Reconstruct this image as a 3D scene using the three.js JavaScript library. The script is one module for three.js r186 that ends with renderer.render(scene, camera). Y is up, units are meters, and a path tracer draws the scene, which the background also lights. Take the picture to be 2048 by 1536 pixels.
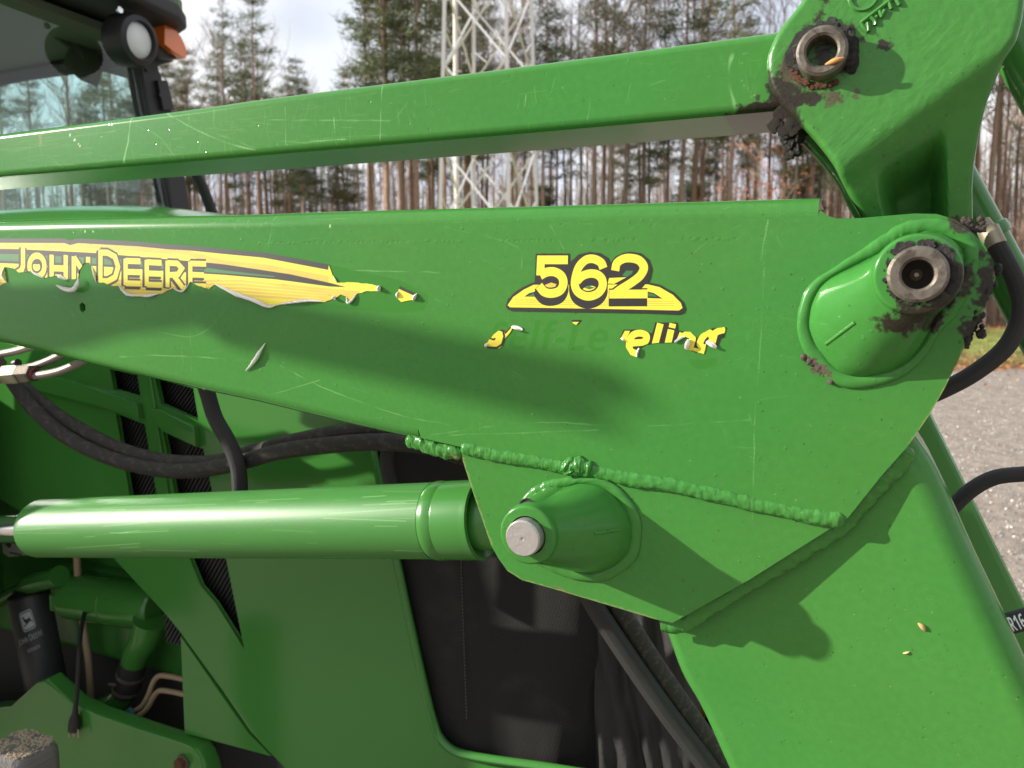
import * as THREE from 'three';
import { mergeGeometries } from 'three/addons/utils/BufferGeometryUtils.js';
import { ImprovedNoise } from 'three/addons/math/ImprovedNoise.js';

// ---------------------------------------------------------------- camera, sky, sun, exposure
const scene = new THREE.Scene();
const RAD = Math.PI / 180, F = 1535, TURN = 24 * RAD, PITCH = -6.2 * RAD;
const camera = new THREE.PerspectiveCamera(53.16, 4 / 3, 0.05, 900);
camera.position.set(0, 1.6, 0);
camera.rotation.set(PITCH, 0, 0);
camera.focus = 1.0;
camera.userData.fStop = 6.5;
const renderer = new THREE.WebGLRenderer();
renderer.toneMapping = THREE.LinearToneMapping;
renderer.toneMappingExposure = 1.72;
renderer.shadowMap.enabled = true;

const noiseGen = new ImprovedNoise();
const nz = (x, y = 0, z = 0) => noiseGen.noise(x, y, z);
const fbm = (x, y = 0, z = 0, o = 4) => { let s = 0, a = 0.5, f = 1; for (let i = 0; i < o; i++) { s += a * nz(x * f + 7.3 * i, y * f + 3.1 * i, z * f); a *= 0.5; f *= 2.03; } return s; };
let seed = 20240611;
const rnd = () => { seed = (seed * 1664525 + 1013904223) >>> 0; return seed / 4294967296; };
const rr = (a, b) => a + (b - a) * rnd();
const clamp = (x, a = 0, b = 1) => Math.min(b, Math.max(a, x));
const smooth = (a, b, x) => { const t = clamp((x - a) / (b - a)); return t * t * (3 - 2 * t); };
const lerp = (a, b, t) => a + (b - a) * t;
const V = (x, y, z) => new THREE.Vector3(x, y, z);

// sun: low, level with the tractor's tail, a little to the side of the near flank
const SUN = V(-0.94, 0.345, 0.0).normalize();
const sun = new THREE.DirectionalLight(new THREE.Color(1.0, 0.93, 0.82), 4.6);
sun.position.copy(SUN).multiplyScalar(60);
sun.castShadow = true;
sun.shadow.radius = 1.5;
sun.shadow.mapSize.set(4096, 4096);
Object.assign(sun.shadow.camera, { left: -70, right: 70, top: 50, bottom: -50, near: 1, far: 200 });
scene.add(sun, sun.target);

{ // thin broken cloud over a pale blue sky, brighter towards the sun
  const w = 1024, h = 512, d = new Float32Array(w * h * 4);
  for (let j = 0; j < h; j++) for (let i = 0; i < w; i++) {
    const lat = (j + 0.5) / h * Math.PI - Math.PI / 2, lon = ((i + 0.5) / w - 0.5) * 2 * Math.PI;
    const x = Math.cos(lat) * Math.cos(lon), y = Math.sin(lat), z = Math.cos(lat) * Math.sin(lon);
    const yy = Math.max(y, 0.02), k = 1 / (yy + 0.25);
    let c = 0.62 + 1.25 * fbm(x * k * 1.6 + 3, z * k * 1.6 + 1.7, 0.4, 6);
    c = clamp(c);
    const s = x * SUN.x + y * SUN.y + z * SUN.z, glow = 0.5 * Math.pow(clamp(s), 6) + 0.9 * Math.pow(clamp(s), 40);
    const tex = 0.92 + 0.35 * fbm(x * k * 4 + 9, z * k * 4, 2.2, 5);
    const o = (j * w + i) * 4, b = [0.36, 0.43, 0.56], cl = [0.74, 0.74, 0.75];
    for (let q = 0; q < 3; q++) {
      let v = lerp(b[q], cl[q] * tex, c) + glow * [0.5, 0.47, 0.42][q];
      if (y < 0) v = [0.30, 0.28, 0.25][q];
      d[o + q] = v;
    }
    d[o + 3] = 1;
  }
  const t = new THREE.DataTexture(d, w, h, THREE.RGBAFormat, THREE.FloatType);
  t.mapping = THREE.EquirectangularReflectionMapping; t.magFilter = t.minFilter = THREE.LinearFilter; t.needsUpdate = true;
  scene.background = t; scene.environment = t; scene.environmentIntensity = 1;
}

// smooth normals across edges flatter than the crease angle, at millimetre scale
function creased(g, angle) {
  const p = g.attributes.position.array, n = g.attributes.position.count, nf = n / 3, fn = new Float32Array(n), out = new Float32Array(n * 3), map = new Map(), co = Math.cos(angle), next = new Int32Array(n).fill(-1), head = new Int32Array(n);
  for (let f = 0; f < nf; f++) { const o = f * 9, ax = p[o + 3] - p[o], ay = p[o + 4] - p[o + 1], az = p[o + 5] - p[o + 2], bx = p[o + 6] - p[o], by = p[o + 7] - p[o + 1], bz = p[o + 8] - p[o + 2]; fn[f * 3] = ay * bz - az * by; fn[f * 3 + 1] = az * bx - ax * bz; fn[f * 3 + 2] = ax * by - ay * bx; }
  for (let i = 0; i < n; i++) { const k = Math.round(p[i * 3] * 2e4) + '_' + Math.round(p[i * 3 + 1] * 2e4) + '_' + Math.round(p[i * 3 + 2] * 2e4), h = map.get(k); if (h === undefined) { map.set(k, i); head[i] = i; } else { head[i] = h; next[i] = next[h]; next[h] = i; } }
  for (let i = 0; i < n; i++) { const f = Math.floor(i / 3) * 3, x = fn[f], y = fn[f + 1], z = fn[f + 2], l = Math.hypot(x, y, z) || 1e-20; let sx = 0, sy = 0, sz = 0; for (let j = head[i]; j >= 0; j = next[j]) { const g2 = Math.floor(j / 3) * 3, a = fn[g2], b = fn[g2 + 1], c = fn[g2 + 2], m = Math.hypot(a, b, c) || 1e-20; if (a * x + b * y + c * z >= co * l * m) { sx += a; sy += b; sz += c; } } const s = Math.hypot(sx, sy, sz) || 1; out[i * 3] = sx / s; out[i * 3 + 1] = sy / s; out[i * 3 + 2] = sz / s; }
  g.setAttribute('normal', new THREE.BufferAttribute(out, 3)); return g;
}
// ---------------------------------------------------------------- frames of reference
// The loader stands in a vertical plane turned 24 degrees from the picture plane: x along the tractor to its nose, y up, z out towards the bystander.
const CAM = camera.position.clone();
const ray = (px, py) => { const x = (px - 1024) / F, y = -(py - 768) / F, c = Math.cos(PITCH), s = Math.sin(PITCH); return V(x, y * c + s, y * s - c); };
const ORIGIN = CAM.clone().addScaledVector(ray(1024, 768), 1.05);
const AX = V(Math.cos(TURN), 0, Math.sin(TURN)), AZ = V(-Math.sin(TURN), 0, Math.cos(TURN));
const toLocal = (p) => { const d = p.clone().sub(ORIGIN); return V(d.dot(AX), d.y, d.dot(AZ)); };
const toWorld = (l) => ORIGIN.clone().addScaledVector(AX, l.x).addScaledVector(AZ, l.z).add(V(0, l.y, 0));
function q(px, py, w = 0) { const r = ray(px, py), t = (-w - CAM.clone().sub(ORIGIN).dot(AZ)) / r.dot(AZ); return toLocal(CAM.clone().addScaledVector(r, t)); }
function qU(px, py, u) { const r = ray(px, py), t = (u - CAM.clone().sub(ORIGIN).dot(AX)) / r.dot(AX); return toLocal(CAM.clone().addScaledVector(r, t)); }
// the way sunlight travels, in the tractor frame
const SL = V(-SUN.dot(AX), -SUN.y, -SUN.dot(AZ));
const GROUND = -ORIGIN.y;                                         // the ground in the tractor's own heights

// ---------------------------------------------------------------- things and parts
const taken = {};
function numbered(name) { const n = taken[name] = (taken[name] ?? -1) + 1; return n ? name + '_' + String(n).padStart(3, '0') : name; }
function tag(o, label, category, group, kind) { if (label) o.userData.label = label; if (category) o.userData.category = category; if (group) o.userData.group = group; if (kind) o.userData.kind = kind; return o; }
// a thing on the tractor: a Group at its base; its parts are given in tractor coordinates
function thing(name, label, category, base = V(0, GROUND, 0), group) {
  const g = new THREE.Group(); g.name = numbered(name); g.position.copy(toWorld(base)); g.rotation.y = -TURN; g.base = base.clone();
  scene.add(g); return tag(g, label, category, group);
}
function planarUV(g) { const p = g.attributes.position, u = new Float32Array(p.count * 2); for (let i = 0; i < p.count; i++) { u[2 * i] = p.getX(i); u[2 * i + 1] = p.getY(i); } g.setAttribute('uv', new THREE.BufferAttribute(u, 2)); return g; }
function fin(g, crease = 0.6) { g = g.index ? g.toNonIndexed() : g; for (const k of Object.keys(g.attributes)) if (!['position', 'normal', 'uv', 'color'].includes(k)) g.deleteAttribute(k); if (!g.attributes.uv) planarUV(g); if (crease) creased(g, crease); return g; }
function part(name, geos, mat, parent, label) {
  let g = Array.isArray(geos) ? (geos.length > 1 ? mergeGeometries(geos.map((x) => x.index ? x.toNonIndexed() : x)) : geos[0]) : geos;
  g = g.clone();
  let root = parent, off = V(0, 0, 0);
  while (root && !root.base) { off.add(root.position); root = root.parent; }
  const base = root ? root.base : V(0, 0, 0);
  g.translate(-base.x, -base.y, -base.z);
  const m = new THREE.Mesh(g, mat); m.name = name; m.castShadow = m.receiveShadow = true;
  if (label) m.userData.label = label;
  (parent || scene).add(m); return m;
}
// a tractor-frame thing that is one mesh
function solo(name, geos, mat, label, category, base, group) { const t = thing(name, label, category, base, group); t.userData = {}; const m = part(name, geos, mat, t); scene.remove(t); m.name = t.name; m.position.copy(t.position); m.rotation.copy(t.rotation); scene.add(m); return tag(m, label, category, group); }

// ---------------------------------------------------------------- shape helpers
function loft(rings, { close = true, capA = true, capB = true, crease = 0.6, uv } = {}) {
  const n = rings[0].length, pos = [], idx = [], uvs = [];
  rings.forEach((r, a) => r.forEach((p, b) => { pos.push(p.x, p.y, p.z); if (uv) uvs.push(...uv(a / (rings.length - 1), b / n, p)); }));
  const m = close ? n : n - 1;
  for (let i = 0; i < rings.length - 1; i++) for (let j = 0; j < m; j++) { const a = i * n + j, b = i * n + (j + 1) % n, c = a + n, d = b + n; idx.push(a, b, d, a, d, c); }
  const cap = (r, flip) => { const c = r.reduce((s, p) => s.add(p), V(0, 0, 0)).multiplyScalar(1 / r.length), o = pos.length / 3; pos.push(c.x, c.y, c.z); r.forEach((p) => pos.push(p.x, p.y, p.z)); if (uv) for (let k = 0; k <= r.length; k++) uvs.push(0, 0); for (let j = 0; j < r.length; j++) { const a = o + 1 + j, b = o + 1 + (j + 1) % r.length; flip ? idx.push(o, a, b) : idx.push(o, b, a); } };
  if (close && capA) cap(rings[0], true); if (close && capB) cap(rings[rings.length - 1], false);
  const g = new THREE.BufferGeometry(); g.setAttribute('position', new THREE.Float32BufferAttribute(pos, 3)); g.setIndex(idx);
  if (uv) g.setAttribute('uv', new THREE.Float32BufferAttribute(uvs, 2)); else planarUV(g);
  g.computeVertexNormals();
  return fin(g, crease);
}
function grid(rows, crease = 0.7) { return loft(rows, { close: false, crease }); }
// a plate: outline in tractor x, y; front face at z, thickness t
function plate(pts, z, t, { holes = [], bevel = 0.0015 } = {}) {
  const s = new THREE.Shape(pts.map((p) => new THREE.Vector2(p.x, p.y)));
  for (const h of holes) s.holes.push(new THREE.Path(h.map((p) => new THREE.Vector2(p.x, p.y))));
  const g = new THREE.ExtrudeGeometry(s, { depth: t - 2 * bevel, bevelEnabled: bevel > 0, bevelThickness: bevel, bevelSize: bevel, bevelOffset: -bevel, bevelSegments: 2, curveSegments: 8 });
  g.translate(0, 0, z - t + bevel); return planarUV(fin(g, 0.5));
}
function curve(pts, n = 40, closed = false) { return new THREE.CatmullRomCurve3(pts, closed, 'centripetal').getPoints(n); }
function tube(pts, r, { seg = 40, rad = 12, n = null, uv = null } = {}) {
  const c = new THREE.CatmullRomCurve3(pts, false, 'centripetal');
  const g = new THREE.TubeGeometry(c, seg, 1, rad, false);
  const P = c.getSpacedPoints(seg), p = g.attributes.position;
  for (let i = 0; i <= seg; i++) { const R = typeof r === 'function' ? r(i / seg) : r; for (let j = 0; j <= rad; j++) { const k = i * (rad + 1) + j; const d = V(p.getX(k), p.getY(k), p.getZ(k)).sub(P[i]); const f = R * (n ? 1 + n(i / seg, j / rad, P[i]) : 1); p.setXYZ(k, P[i].x + d.x * f, P[i].y + d.y * f, P[i].z + d.z * f); } }
  g.computeVertexNormals(); const caps = [];
  for (const [at, s] of [[0, -1], [seg, 1]]) { const R = typeof r === 'function' ? r(at / seg) : r, tan = c.getTangent(at / seg).multiplyScalar(s); const d = new THREE.CircleGeometry(R * 0.999, rad); d.applyQuaternion(new THREE.Quaternion().setFromUnitVectors(V(0, 0, 1), tan)); d.translate(P[at].x, P[at].y, P[at].z); caps.push(fin(d, 0)); }
  return mergeGeometries([fin(g, 0), ...caps]);
}
// turned shape: profile [[radius, along]...] about the axis from a towards b
function turned(profile, a, b, seg = 40, crease = 0.5) {
  const g = new THREE.LatheGeometry(profile.map(([r, y]) => new THREE.Vector2(Math.max(r, 1e-5), y)), seg);
  g.applyQuaternion(new THREE.Quaternion().setFromUnitVectors(V(0, 1, 0), b.clone().sub(a).normalize())); g.translate(a.x, a.y, a.z); return fin(g, crease);
}
function box(cx, cy, cz, sx, sy, sz, bev = 0.004) { const s = new THREE.Shape(); const x = sx / 2, y = sy / 2; s.moveTo(-x, -y); s.lineTo(x, -y); s.lineTo(x, y); s.lineTo(-x, y); const b = Math.min(bev, sx * 0.3, sy * 0.3, sz * 0.3); const g = new THREE.ExtrudeGeometry(s, { depth: sz - 2 * b, bevelEnabled: true, bevelThickness: b, bevelSize: b, bevelOffset: -b, bevelSegments: 2 }); g.translate(cx, cy, cz - sz / 2 + b); return fin(g, 0.5); }
const yAt = (list, x) => { if (x <= list[0][0]) { const [a, b] = list; return a[1] + (x - a[0]) * (b[1] - a[1]) / (b[0] - a[0]); } for (let i = 1; i < list.length; i++) if (x <= list[i][0]) { const a = list[i - 1], b = list[i]; return lerp(a[1], b[1], (x - a[0]) / (b[0] - a[0])); } return list[list.length - 1][1]; };
const pp = (list, w = 0) => list.map(([x, y]) => q(x, y, w));
const hexagon = (a, b, r, h, seg = 6) => turned([[0, 0], [r, 0], [r, h * 0.85], [r * 0.93, h], [0, h]], a, b, seg, 0.3);

// ---------------------------------------------------------------- paint on the loader: one sheet for everything in the loader's flank
const P_U0 = -1.35, P_U1 = 0.75, P_V0 = -0.62, P_V1 = 0.54, PW = 2048, PH = Math.round(PW * (P_V1 - P_V0) / (P_U1 - P_U0));
function sheet(w, h, fill) { const c = document.createElement('canvas'); c.width = w; c.height = h; const x = c.getContext('2d'); if (fill) { x.fillStyle = fill; x.fillRect(0, 0, w, h); } return [c, x]; }
function texture(c, srgb = true, wrap) { const t = new THREE.CanvasTexture(c); if (srgb) t.colorSpace = THREE.SRGBColorSpace; t.magFilter = THREE.LinearFilter; if (wrap) t.wrapS = t.wrapT = THREE.RepeatWrapping; return t; }
const GREEN = [0.048, 0.198, 0.035];
const s255 = (l) => Math.round(255 * (l <= 0.0031308 ? 12.92 * l : 1.055 * Math.pow(l, 1 / 2.4) - 0.055));
const css = (c, a = 1) => `rgba(${s255(c[0])},${s255(c[1])},${s255(c[2])},${a})`;
const [paintC, pc] = sheet(PW, PH, css(GREEN)), [bumpC, bc] = sheet(PW, PH, '#808080');
const toPaint = (l) => [(l.x - P_U0) / (P_U1 - P_U0) * PW, (1 - (l.y - P_V0) / (P_V1 - P_V0)) * PH];
const pxm = (m) => m / (P_U1 - P_U0) * PW;
{ // uneven fading of the enamel, and grains of dust that have settled in drifts
  const im = pc.getImageData(0, 0, PW, PH), d = im.data;
  for (let y = 0; y < PH; y++) for (let x = 0; x < PW; x++) { const o = (y * PW + x) * 4, f = 1 + 0.05 * fbm(x / 190, y / 190, 3) + 0.03 * nz(x / 9, y / 9, 1) + 0.025 * (((x * 7919 + y * 104729) % 97) / 97 - 0.5); d[o] *= f * (1 + 0.10 * nz(x / 300, y / 240, 9)); d[o + 1] *= f; d[o + 2] *= f; const h = ((x * 374761 + y * 668265) ^ (x * y * 31)) % 1009 / 1009, drift = smooth(-0.1, 0.35, fbm(x / 120, y / 60, 14, 5)); if (Math.abs(h) < 0.07 * drift + 0.003) { d[o] = lerp(d[o], 140, 0.16); d[o + 1] = lerp(d[o + 1], 150, 0.12); d[o + 2] = lerp(d[o + 2], 118, 0.16); } }
  pc.putImageData(im, 0, 0);
}
function stroke(ctx, pts, w, width, style) { ctx.strokeStyle = style; ctx.lineWidth = width; ctx.lineCap = 'round'; ctx.lineJoin = 'round'; ctx.beginPath(); pts.forEach(([x, y], i) => { const [a, b] = toPaint(q(x, y, w)); i ? ctx.lineTo(a, b) : ctx.moveTo(a, b); }); ctx.stroke(); }
function ragged0(l, amp) { const o = []; l.forEach((a, i) => { if (!i) return o.push(a); const b = l[i - 1], n = Math.ceil(Math.hypot(a[0] - b[0], a[1] - b[1]) / 6); for (let k = 1; k <= n; k++) o.push([lerp(b[0], a[0], k / n) + rr(-amp, amp), lerp(b[1], a[1], k / n) + rr(-amp, amp)]); }); return o; }
function scratch(pts, w = 0, width = 1.2, alpha = 0.5) {
  const sm = pts.length > 2 ? new THREE.CatmullRomCurve3(pts.map(([x, y]) => V(x, y, 0))).getPoints(24).map((p) => [p.x, p.y]) : pts;
  let prev = sm[0]; const s = rr(0, 99);
  for (let i = 1; i < sm.length; i++) { const a = sm[i - 1], b = sm[i], n = Math.max(1, Math.round(Math.hypot(b[0] - a[0], b[1] - a[1]) / 7)); for (let k = 1; k <= n; k++) { const x = lerp(a[0], b[0], k / n), y = lerp(a[1], b[1], k / n), c = [x + 1.6 * nz(x * 0.05, y * 0.05, s), y + 1.6 * nz(x * 0.05, y * 0.05, s + 9)]; const f = clamp(0.55 + 1.1 * nz(x * 0.03, y * 0.03, s + 4)); if (f > 0.08) stroke(pc, [prev, c], w, width * (0.6 + 0.5 * f), `rgba(150,190,135,${(alpha * 0.9 * f).toFixed(3)})`); prev = c; } }
}
// scratches that the photograph shows on the leveling link (w 0.04) and on the boom
const LW = 0.04;
for (const s of [[[262, 232], [255, 290], [246, 325]], [[330, 225], [390, 258], [450, 285], [510, 300]], [[366, 218], [380, 240]], [[196, 240], [188, 290], [180, 302]], [[270, 250], [320, 275], [350, 315]], [[104, 330], [150, 330], [210, 333]], [[100, 315], [125, 335]], [[60, 262], [90, 308]], [[420, 262], [520, 300]], [[427, 219], [428, 255]], [[570, 215], [572, 290]], [[700, 190], [700, 290]], [[764, 172], [760, 280]], [[825, 160], [822, 190], [800, 225], [785, 243]], [[830, 200], [828, 235]], [[540, 240], [780, 241]], [[620, 279], [770, 269]], [[668, 235], [672, 292]], [[600, 285], [690, 278]], [[150, 312], [185, 305]], [[0, 300], [120, 288]], [[80, 283], [230, 262]], [[290, 250], [330, 268]], [[1180, 205], [1175, 240]], [[1464, 110], [1457, 150], [1470, 218]], [[1510, 150], [1503, 195], [1508, 190], [1514, 160]], [[1300, 170], [1330, 160]], [[1110, 155], [1100, 190]], [[1052, 190], [1048, 215]]]) scratch(s, LW, rr(0.9, 1.8), rr(0.25, 0.6));
scratch([[262, 232], [255, 290], [246, 325]], LW, 2.6, 0.55); scratch([[330, 225], [390, 258], [450, 285], [510, 300]], LW, 2.4, 0.45); scratch([[1464, 110], [1457, 150], [1470, 218]], LW, 5, 0.22);
for (let i = 0; i < 330; i++) { const x = i % 3 ? rr(0, 700) : rr(0, 1500), y = lerp(272, 138, x / 1024) + rr(0, 85), a = rnd() < 0.5 ? rr(-0.3, 0.1) : rr(1.2, 1.9), l = rr(8, 60); scratch([[x, y], [x + Math.cos(a) * l, y + Math.sin(a) * l]], LW, rr(0.6, 1.2), rr(0.08, 0.3)); }
for (const s of [[[545, 445], [535, 505]], [[553, 447], [528, 500]], [[365, 640], [365, 740]], [[381, 640], [382, 745]], [[240, 714], [310, 711], [445, 717]], [[315, 664], [390, 672], [420, 655]], [[420, 655], [455, 612]], [[100, 590], [130, 605], [150, 635]], [[214, 602], [250, 599]], [[560, 730], [640, 772], [800, 830], [900, 850]], [[540, 790], [640, 760]], [[600, 775], [590, 745]], [[660, 470], [680, 520]], [[670, 540], [880, 545]], [[860, 870], [1060, 845], [1270, 852], [1500, 840]], [[900, 870], [1200, 860]], [[1510, 850], [1506, 960], [1504, 1040]], [[1530, 500], [1520, 700], [1508, 850]], [[1536, 440], [1522, 520]], [[970, 470], [1040, 500], [1043, 540]], [[1100, 450], [1130, 500]], [[1440, 460], [1350, 540]], [[620, 440], [700, 436]], [[380, 445], [378, 470]], [[420, 447], [418, 462]]]) scratch(s, 0, rr(0.8, 1.4), rr(0.22, 0.5));
for (let i = 0; i < 300; i++) { const x = rr(0, 1700), t = rnd(), y = t < 0.45 ? lerp(448, 400, x / 1640) + rr(0, 40) : rr(440, 900), a = rr(0, 3.14), l = rr(6, t < 0.45 ? 30 : 60); scratch([[x, y], [x + Math.cos(a) * l, y + Math.sin(a) * l * 0.6]], 0, rr(0.5, 1.1), rr(0.06, 0.24)); }
for (let i = 0; i < 160; i++) { const x = rr(150, 560), y = lerp(437, 423, x / 560) + rr(8, 34); scratch([[x, y], [x + rr(-4, 8), y + rr(-4, 8)]], 0, rr(0.8, 2), rr(0.1, 0.35)); }
for (const s of [[[925, 922], [941, 972], [982, 1092]], [[1014, 1142], [1044, 1161], [1102, 1177], [1219, 1212], [1313, 1240]], [[1985, 520], [1991, 556], [1979, 598], [1943, 667], [1889, 777], [1862, 825], [1820, 886]]]) for (let k = 0; k < 3; k++) stroke(pc, ragged0(s, 2.5), 0.001, rr(0.8, 2), 'rgba(176,148,100,.30)');
// chips of bare metal and specks of grit
for (const [x, y, w] of [[140, 270, LW], [149, 280, LW], [157, 288, LW], [160, 292, LW], [170, 463, 0], [186, 463, 0], [400, 780, 0], [660, 452, 0]]) { const [a, b] = toPaint(q(x, y, w)); pc.fillStyle = 'rgba(225,220,205,.85)'; pc.beginPath(); pc.ellipse(a, b, rr(1, 2.4), rr(1.5, 3.2), rr(0, 3), 0, 7); pc.fill(); }
for (let i = 0; i < 620; i++) { const x = rr(0, 2048), y = rr(60, 1536), [a, b] = toPaint(q(x, y, 0)), r = rr(0.4, 1.1); pc.fillStyle = rnd() < 0.6 ? 'rgba(40,45,25,.7)' : 'rgba(170,160,110,.55)'; pc.beginPath(); pc.ellipse(a, b, r, r * rr(0.5, 1), rr(0, 3), 0, 7); pc.fill(); }
for (let i = 0; i < 900; i++) { const [a, b] = toPaint(q(rr(0, 2048), rr(60, 1536), 0)), r = rr(0.6, 1.6); bc.fillStyle = `rgba(235,235,235,${rr(0.2, 0.9)})`; bc.beginPath(); bc.arc(a, b, r, 0, 7); bc.fill(); }
// faint rows of stamped characters
for (let i = 0; i < 90; i++) { const x = 520 + i * 11 + rr(-3, 3); if (nz(x * 0.011, 3) < -0.05) continue; const [a, b] = toPaint(q(x, lerp(484, 474, (x - 520) / 1000) + rr(-1, 1))); bc.fillStyle = rnd() < 0.5 ? 'rgba(20,20,20,.5)' : 'rgba(230,230,230,.5)'; bc.fillRect(a, b, rr(2, 5), rr(2, 4)); }
// dirt and grease: matter with a ragged outline
function dirt(cx, cy, rx, ry, { w = 0, color = [0.030, 0.023, 0.018], cover = 0.5, scale = 14, turn = 0, alpha = 0.92 } = {}) {
  const [a, b] = toPaint(q(cx, cy, w)), k = pxm(0.00057) ; const X = rx * k * 1.0, Y = ry * k * 1.0, x0 = Math.max(0, Math.floor(a - X * 1.3)), y0 = Math.max(0, Math.floor(b - Y * 1.3)), W = Math.min(PW - x0, Math.ceil(X * 2.6)), H = Math.min(PH - y0, Math.ceil(Y * 2.6));
  if (W < 1 || H < 1) return; const im = pc.getImageData(x0, y0, W, H), d = im.data, c = Math.cos(turn), s = Math.sin(turn);
  for (let j = 0; j < H; j++) for (let i = 0; i < W; i++) { const dx = x0 + i - a, dy = y0 + j - b, ex = (dx * c + dy * s) / X, ey = (-dx * s + dy * c) / Y, e = Math.sqrt(ex * ex + ey * ey); const v = cover * 1.6 - e * 0.8 + 1.1 * fbm((x0 + i) / scale, (y0 + j) / scale, 5.5, 5); const m = smooth(0.20, 0.46, v + 0.10 * nz((x0 + i) / 1.7, (y0 + j) / 1.7, 2)) * alpha; if (m > 0) { const o = (j * W + i) * 4, g = 0.8 + 0.5 * nz(i / 2.3, j / 2.3, 8); for (let t = 0; t < 3; t++) d[o + t] = lerp(d[o + t], s255(clamp(color[t] * g, 0, 1)), m); } }
  pc.putImageData(im, x0, y0);
}
const CW = 0.012;
dirt(1655, 105, 110, 100, { w: CW, cover: 0.34, scale: 20 }); dirt(1660, 190, 90, 30, { w: CW, cover: 0.4, scale: 12, color: [0.10, 0.075, 0.05] }); dirt(1575, 150, 26, 70, { w: CW, cover: 0.45, scale: 12, color: [0.09, 0.065, 0.045] }); dirt(1645, 15, 24, 60, { w: CW, cover: 0.4, turn: 0.5, scale: 14 });
dirt(1700, 60, 40, 60, { w: CW, cover: 0.35 }); dirt(1765, 88, 26, 14, { w: CW, cover: 0.5, scale: 8 });
dirt(1560, 225, 40, 60, { w: LW, cover: 0.75, scale: 14 }); dirt(1520, 255, 70, 18, { w: LW, cover: 0.55, scale: 14 });
dirt(1545, 216, 80, 12, { w: LW, cover: 0.9, scale: 14 }); dirt(80, 283, 10, 34, { w: LW, cover: 0.5, scale: 8, color: [0.36, 0.27, 0.10], alpha: 0.6 });
dirt(1945, 445, 36, 20, { w: CW, cover: 0.7, scale: 9, color: [0.05, 0.04, 0.03] }); dirt(1950, 640, 26, 70, { cover: 0.5, turn: 0.42, scale: 12 }); dirt(1975, 560, 20, 50, { cover: 0.6, scale: 12 }); dirt(1925, 720, 9, 40, { cover: 0.5, turn: 0.5, scale: 9 });
dirt(1900, 570, 50, 110, { w: -0.03, cover: 0.5, turn: 0.75, scale: 13, color: [0.032, 0.023, 0.018] }); dirt(1840, 632, 90, 36, { w: -0.03, cover: 0.5, turn: -0.1, scale: 13, color: [0.032, 0.023, 0.018] }); dirt(1800, 610, 30, 24, { cover: 0.42, scale: 9 });
dirt(1635, 735, 26, 14, { cover: 0.7, turn: 0.75, scale: 7, color: [0.12, 0.09, 0.07] });
dirt(905, 912, 60, 6, { cover: 0.4, turn: 0.15, scale: 6, color: [0.45, 0.22, 0.12], alpha: 0.8 });
dirt(1120, 1178, 60, 6, { cover: 0.4, turn: 0.25, scale: 6, color: [0.25, 0.17, 0.08], alpha: 0.6 });
// the part of the decal that has gone left unfaded paint behind: the lettering reads as a deeper green
{
  const ghost = css([0.034, 0.178, 0.020], 0.62);
  pc.fillStyle = ghost;
  const poly = (l) => { pc.beginPath(); l.forEach(([x, y], i) => { const [a, b] = toPaint(q(x, y)); i ? pc.lineTo(a, b) : pc.moveTo(a, b); }); pc.fill(); };
  poly([[658, 529], [800, 560], [855, 590], [856, 608], [845, 622], [800, 626], [690, 618], [600, 612], [650, 600], [670, 575]]);
  const [a, b] = toPaint(q(975, 698)), [a2, b2] = toPaint(q(1245, 704));
  pc.save(); pc.translate(a, b); pc.rotate(Math.atan2(b2 - b, a2 - a)); pc.transform(1, 0, -0.22, 1, 0, 0); pc.font = `bold ${pxm(0.053)}px sans-serif`; pc.fillText('Self-Le', 0, 0); pc.restore();
  poly([[1378, 725], [1392, 738], [1412, 738], [1432, 730], [1436, 715], [1405, 720], [1380, 718]]);
}
const paintTex = texture(paintC), bumpTex = texture(bumpC, false);
for (const t of [paintTex, bumpTex]) { t.repeat.set(1 / (P_U1 - P_U0), 1 / (P_V1 - P_V0)); t.offset.set(-P_U0 / (P_U1 - P_U0), -P_V0 / (P_V1 - P_V0)); t.wrapS = t.wrapT = THREE.RepeatWrapping; }

function noiseTexture(n, f, srgb = false) { const d = new Uint8Array(n * n * 4); for (let j = 0; j < n; j++) for (let i = 0; i < n; i++) { const c = f(i / n, j / n), o = (j * n + i) * 4; const a = Array.isArray(c) ? c : [c, c, c]; for (let k = 0; k < 3; k++) d[o + k] = clamp(a[k], 0, 1) * 255; d[o + 3] = 255; } const t = new THREE.DataTexture(d, n, n); t.wrapS = t.wrapT = THREE.RepeatWrapping; t.magFilter = THREE.LinearFilter; t.minFilter = THREE.LinearFilter; if (srgb) t.colorSpace = THREE.SRGBColorSpace; t.needsUpdate = true; return t; }
const tileFbm = (x, y, k, o = 4, z = 0) => { const A = 2 * Math.PI, r = k / A; let s = 0, a = 0.5, f = 1; for (let i = 0; i < o; i++) { s += a * nz(Math.cos(x * A) * r * f + z, Math.sin(x * A) * r * f + Math.cos(y * A) * r * f * 1.0, Math.sin(y * A) * r * f + i * 5.1); a *= 0.5; f *= 2; } return s; };
const castBump = noiseTexture(512, (x, y) => 0.5 + 0.9 * tileFbm(x, y, 14, 3)); castBump.repeat.set(6, 6);
const gritBump = noiseTexture(512, (x, y) => 0.5 + 0.9 * tileFbm(x, y, 30, 4, 3)); gritBump.repeat.set(5, 5);
const phys = (o) => new THREE.MeshPhysicalMaterial(o);
const rgb = (r, g, b) => new THREE.Color().setRGB(r, g, b);
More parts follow.
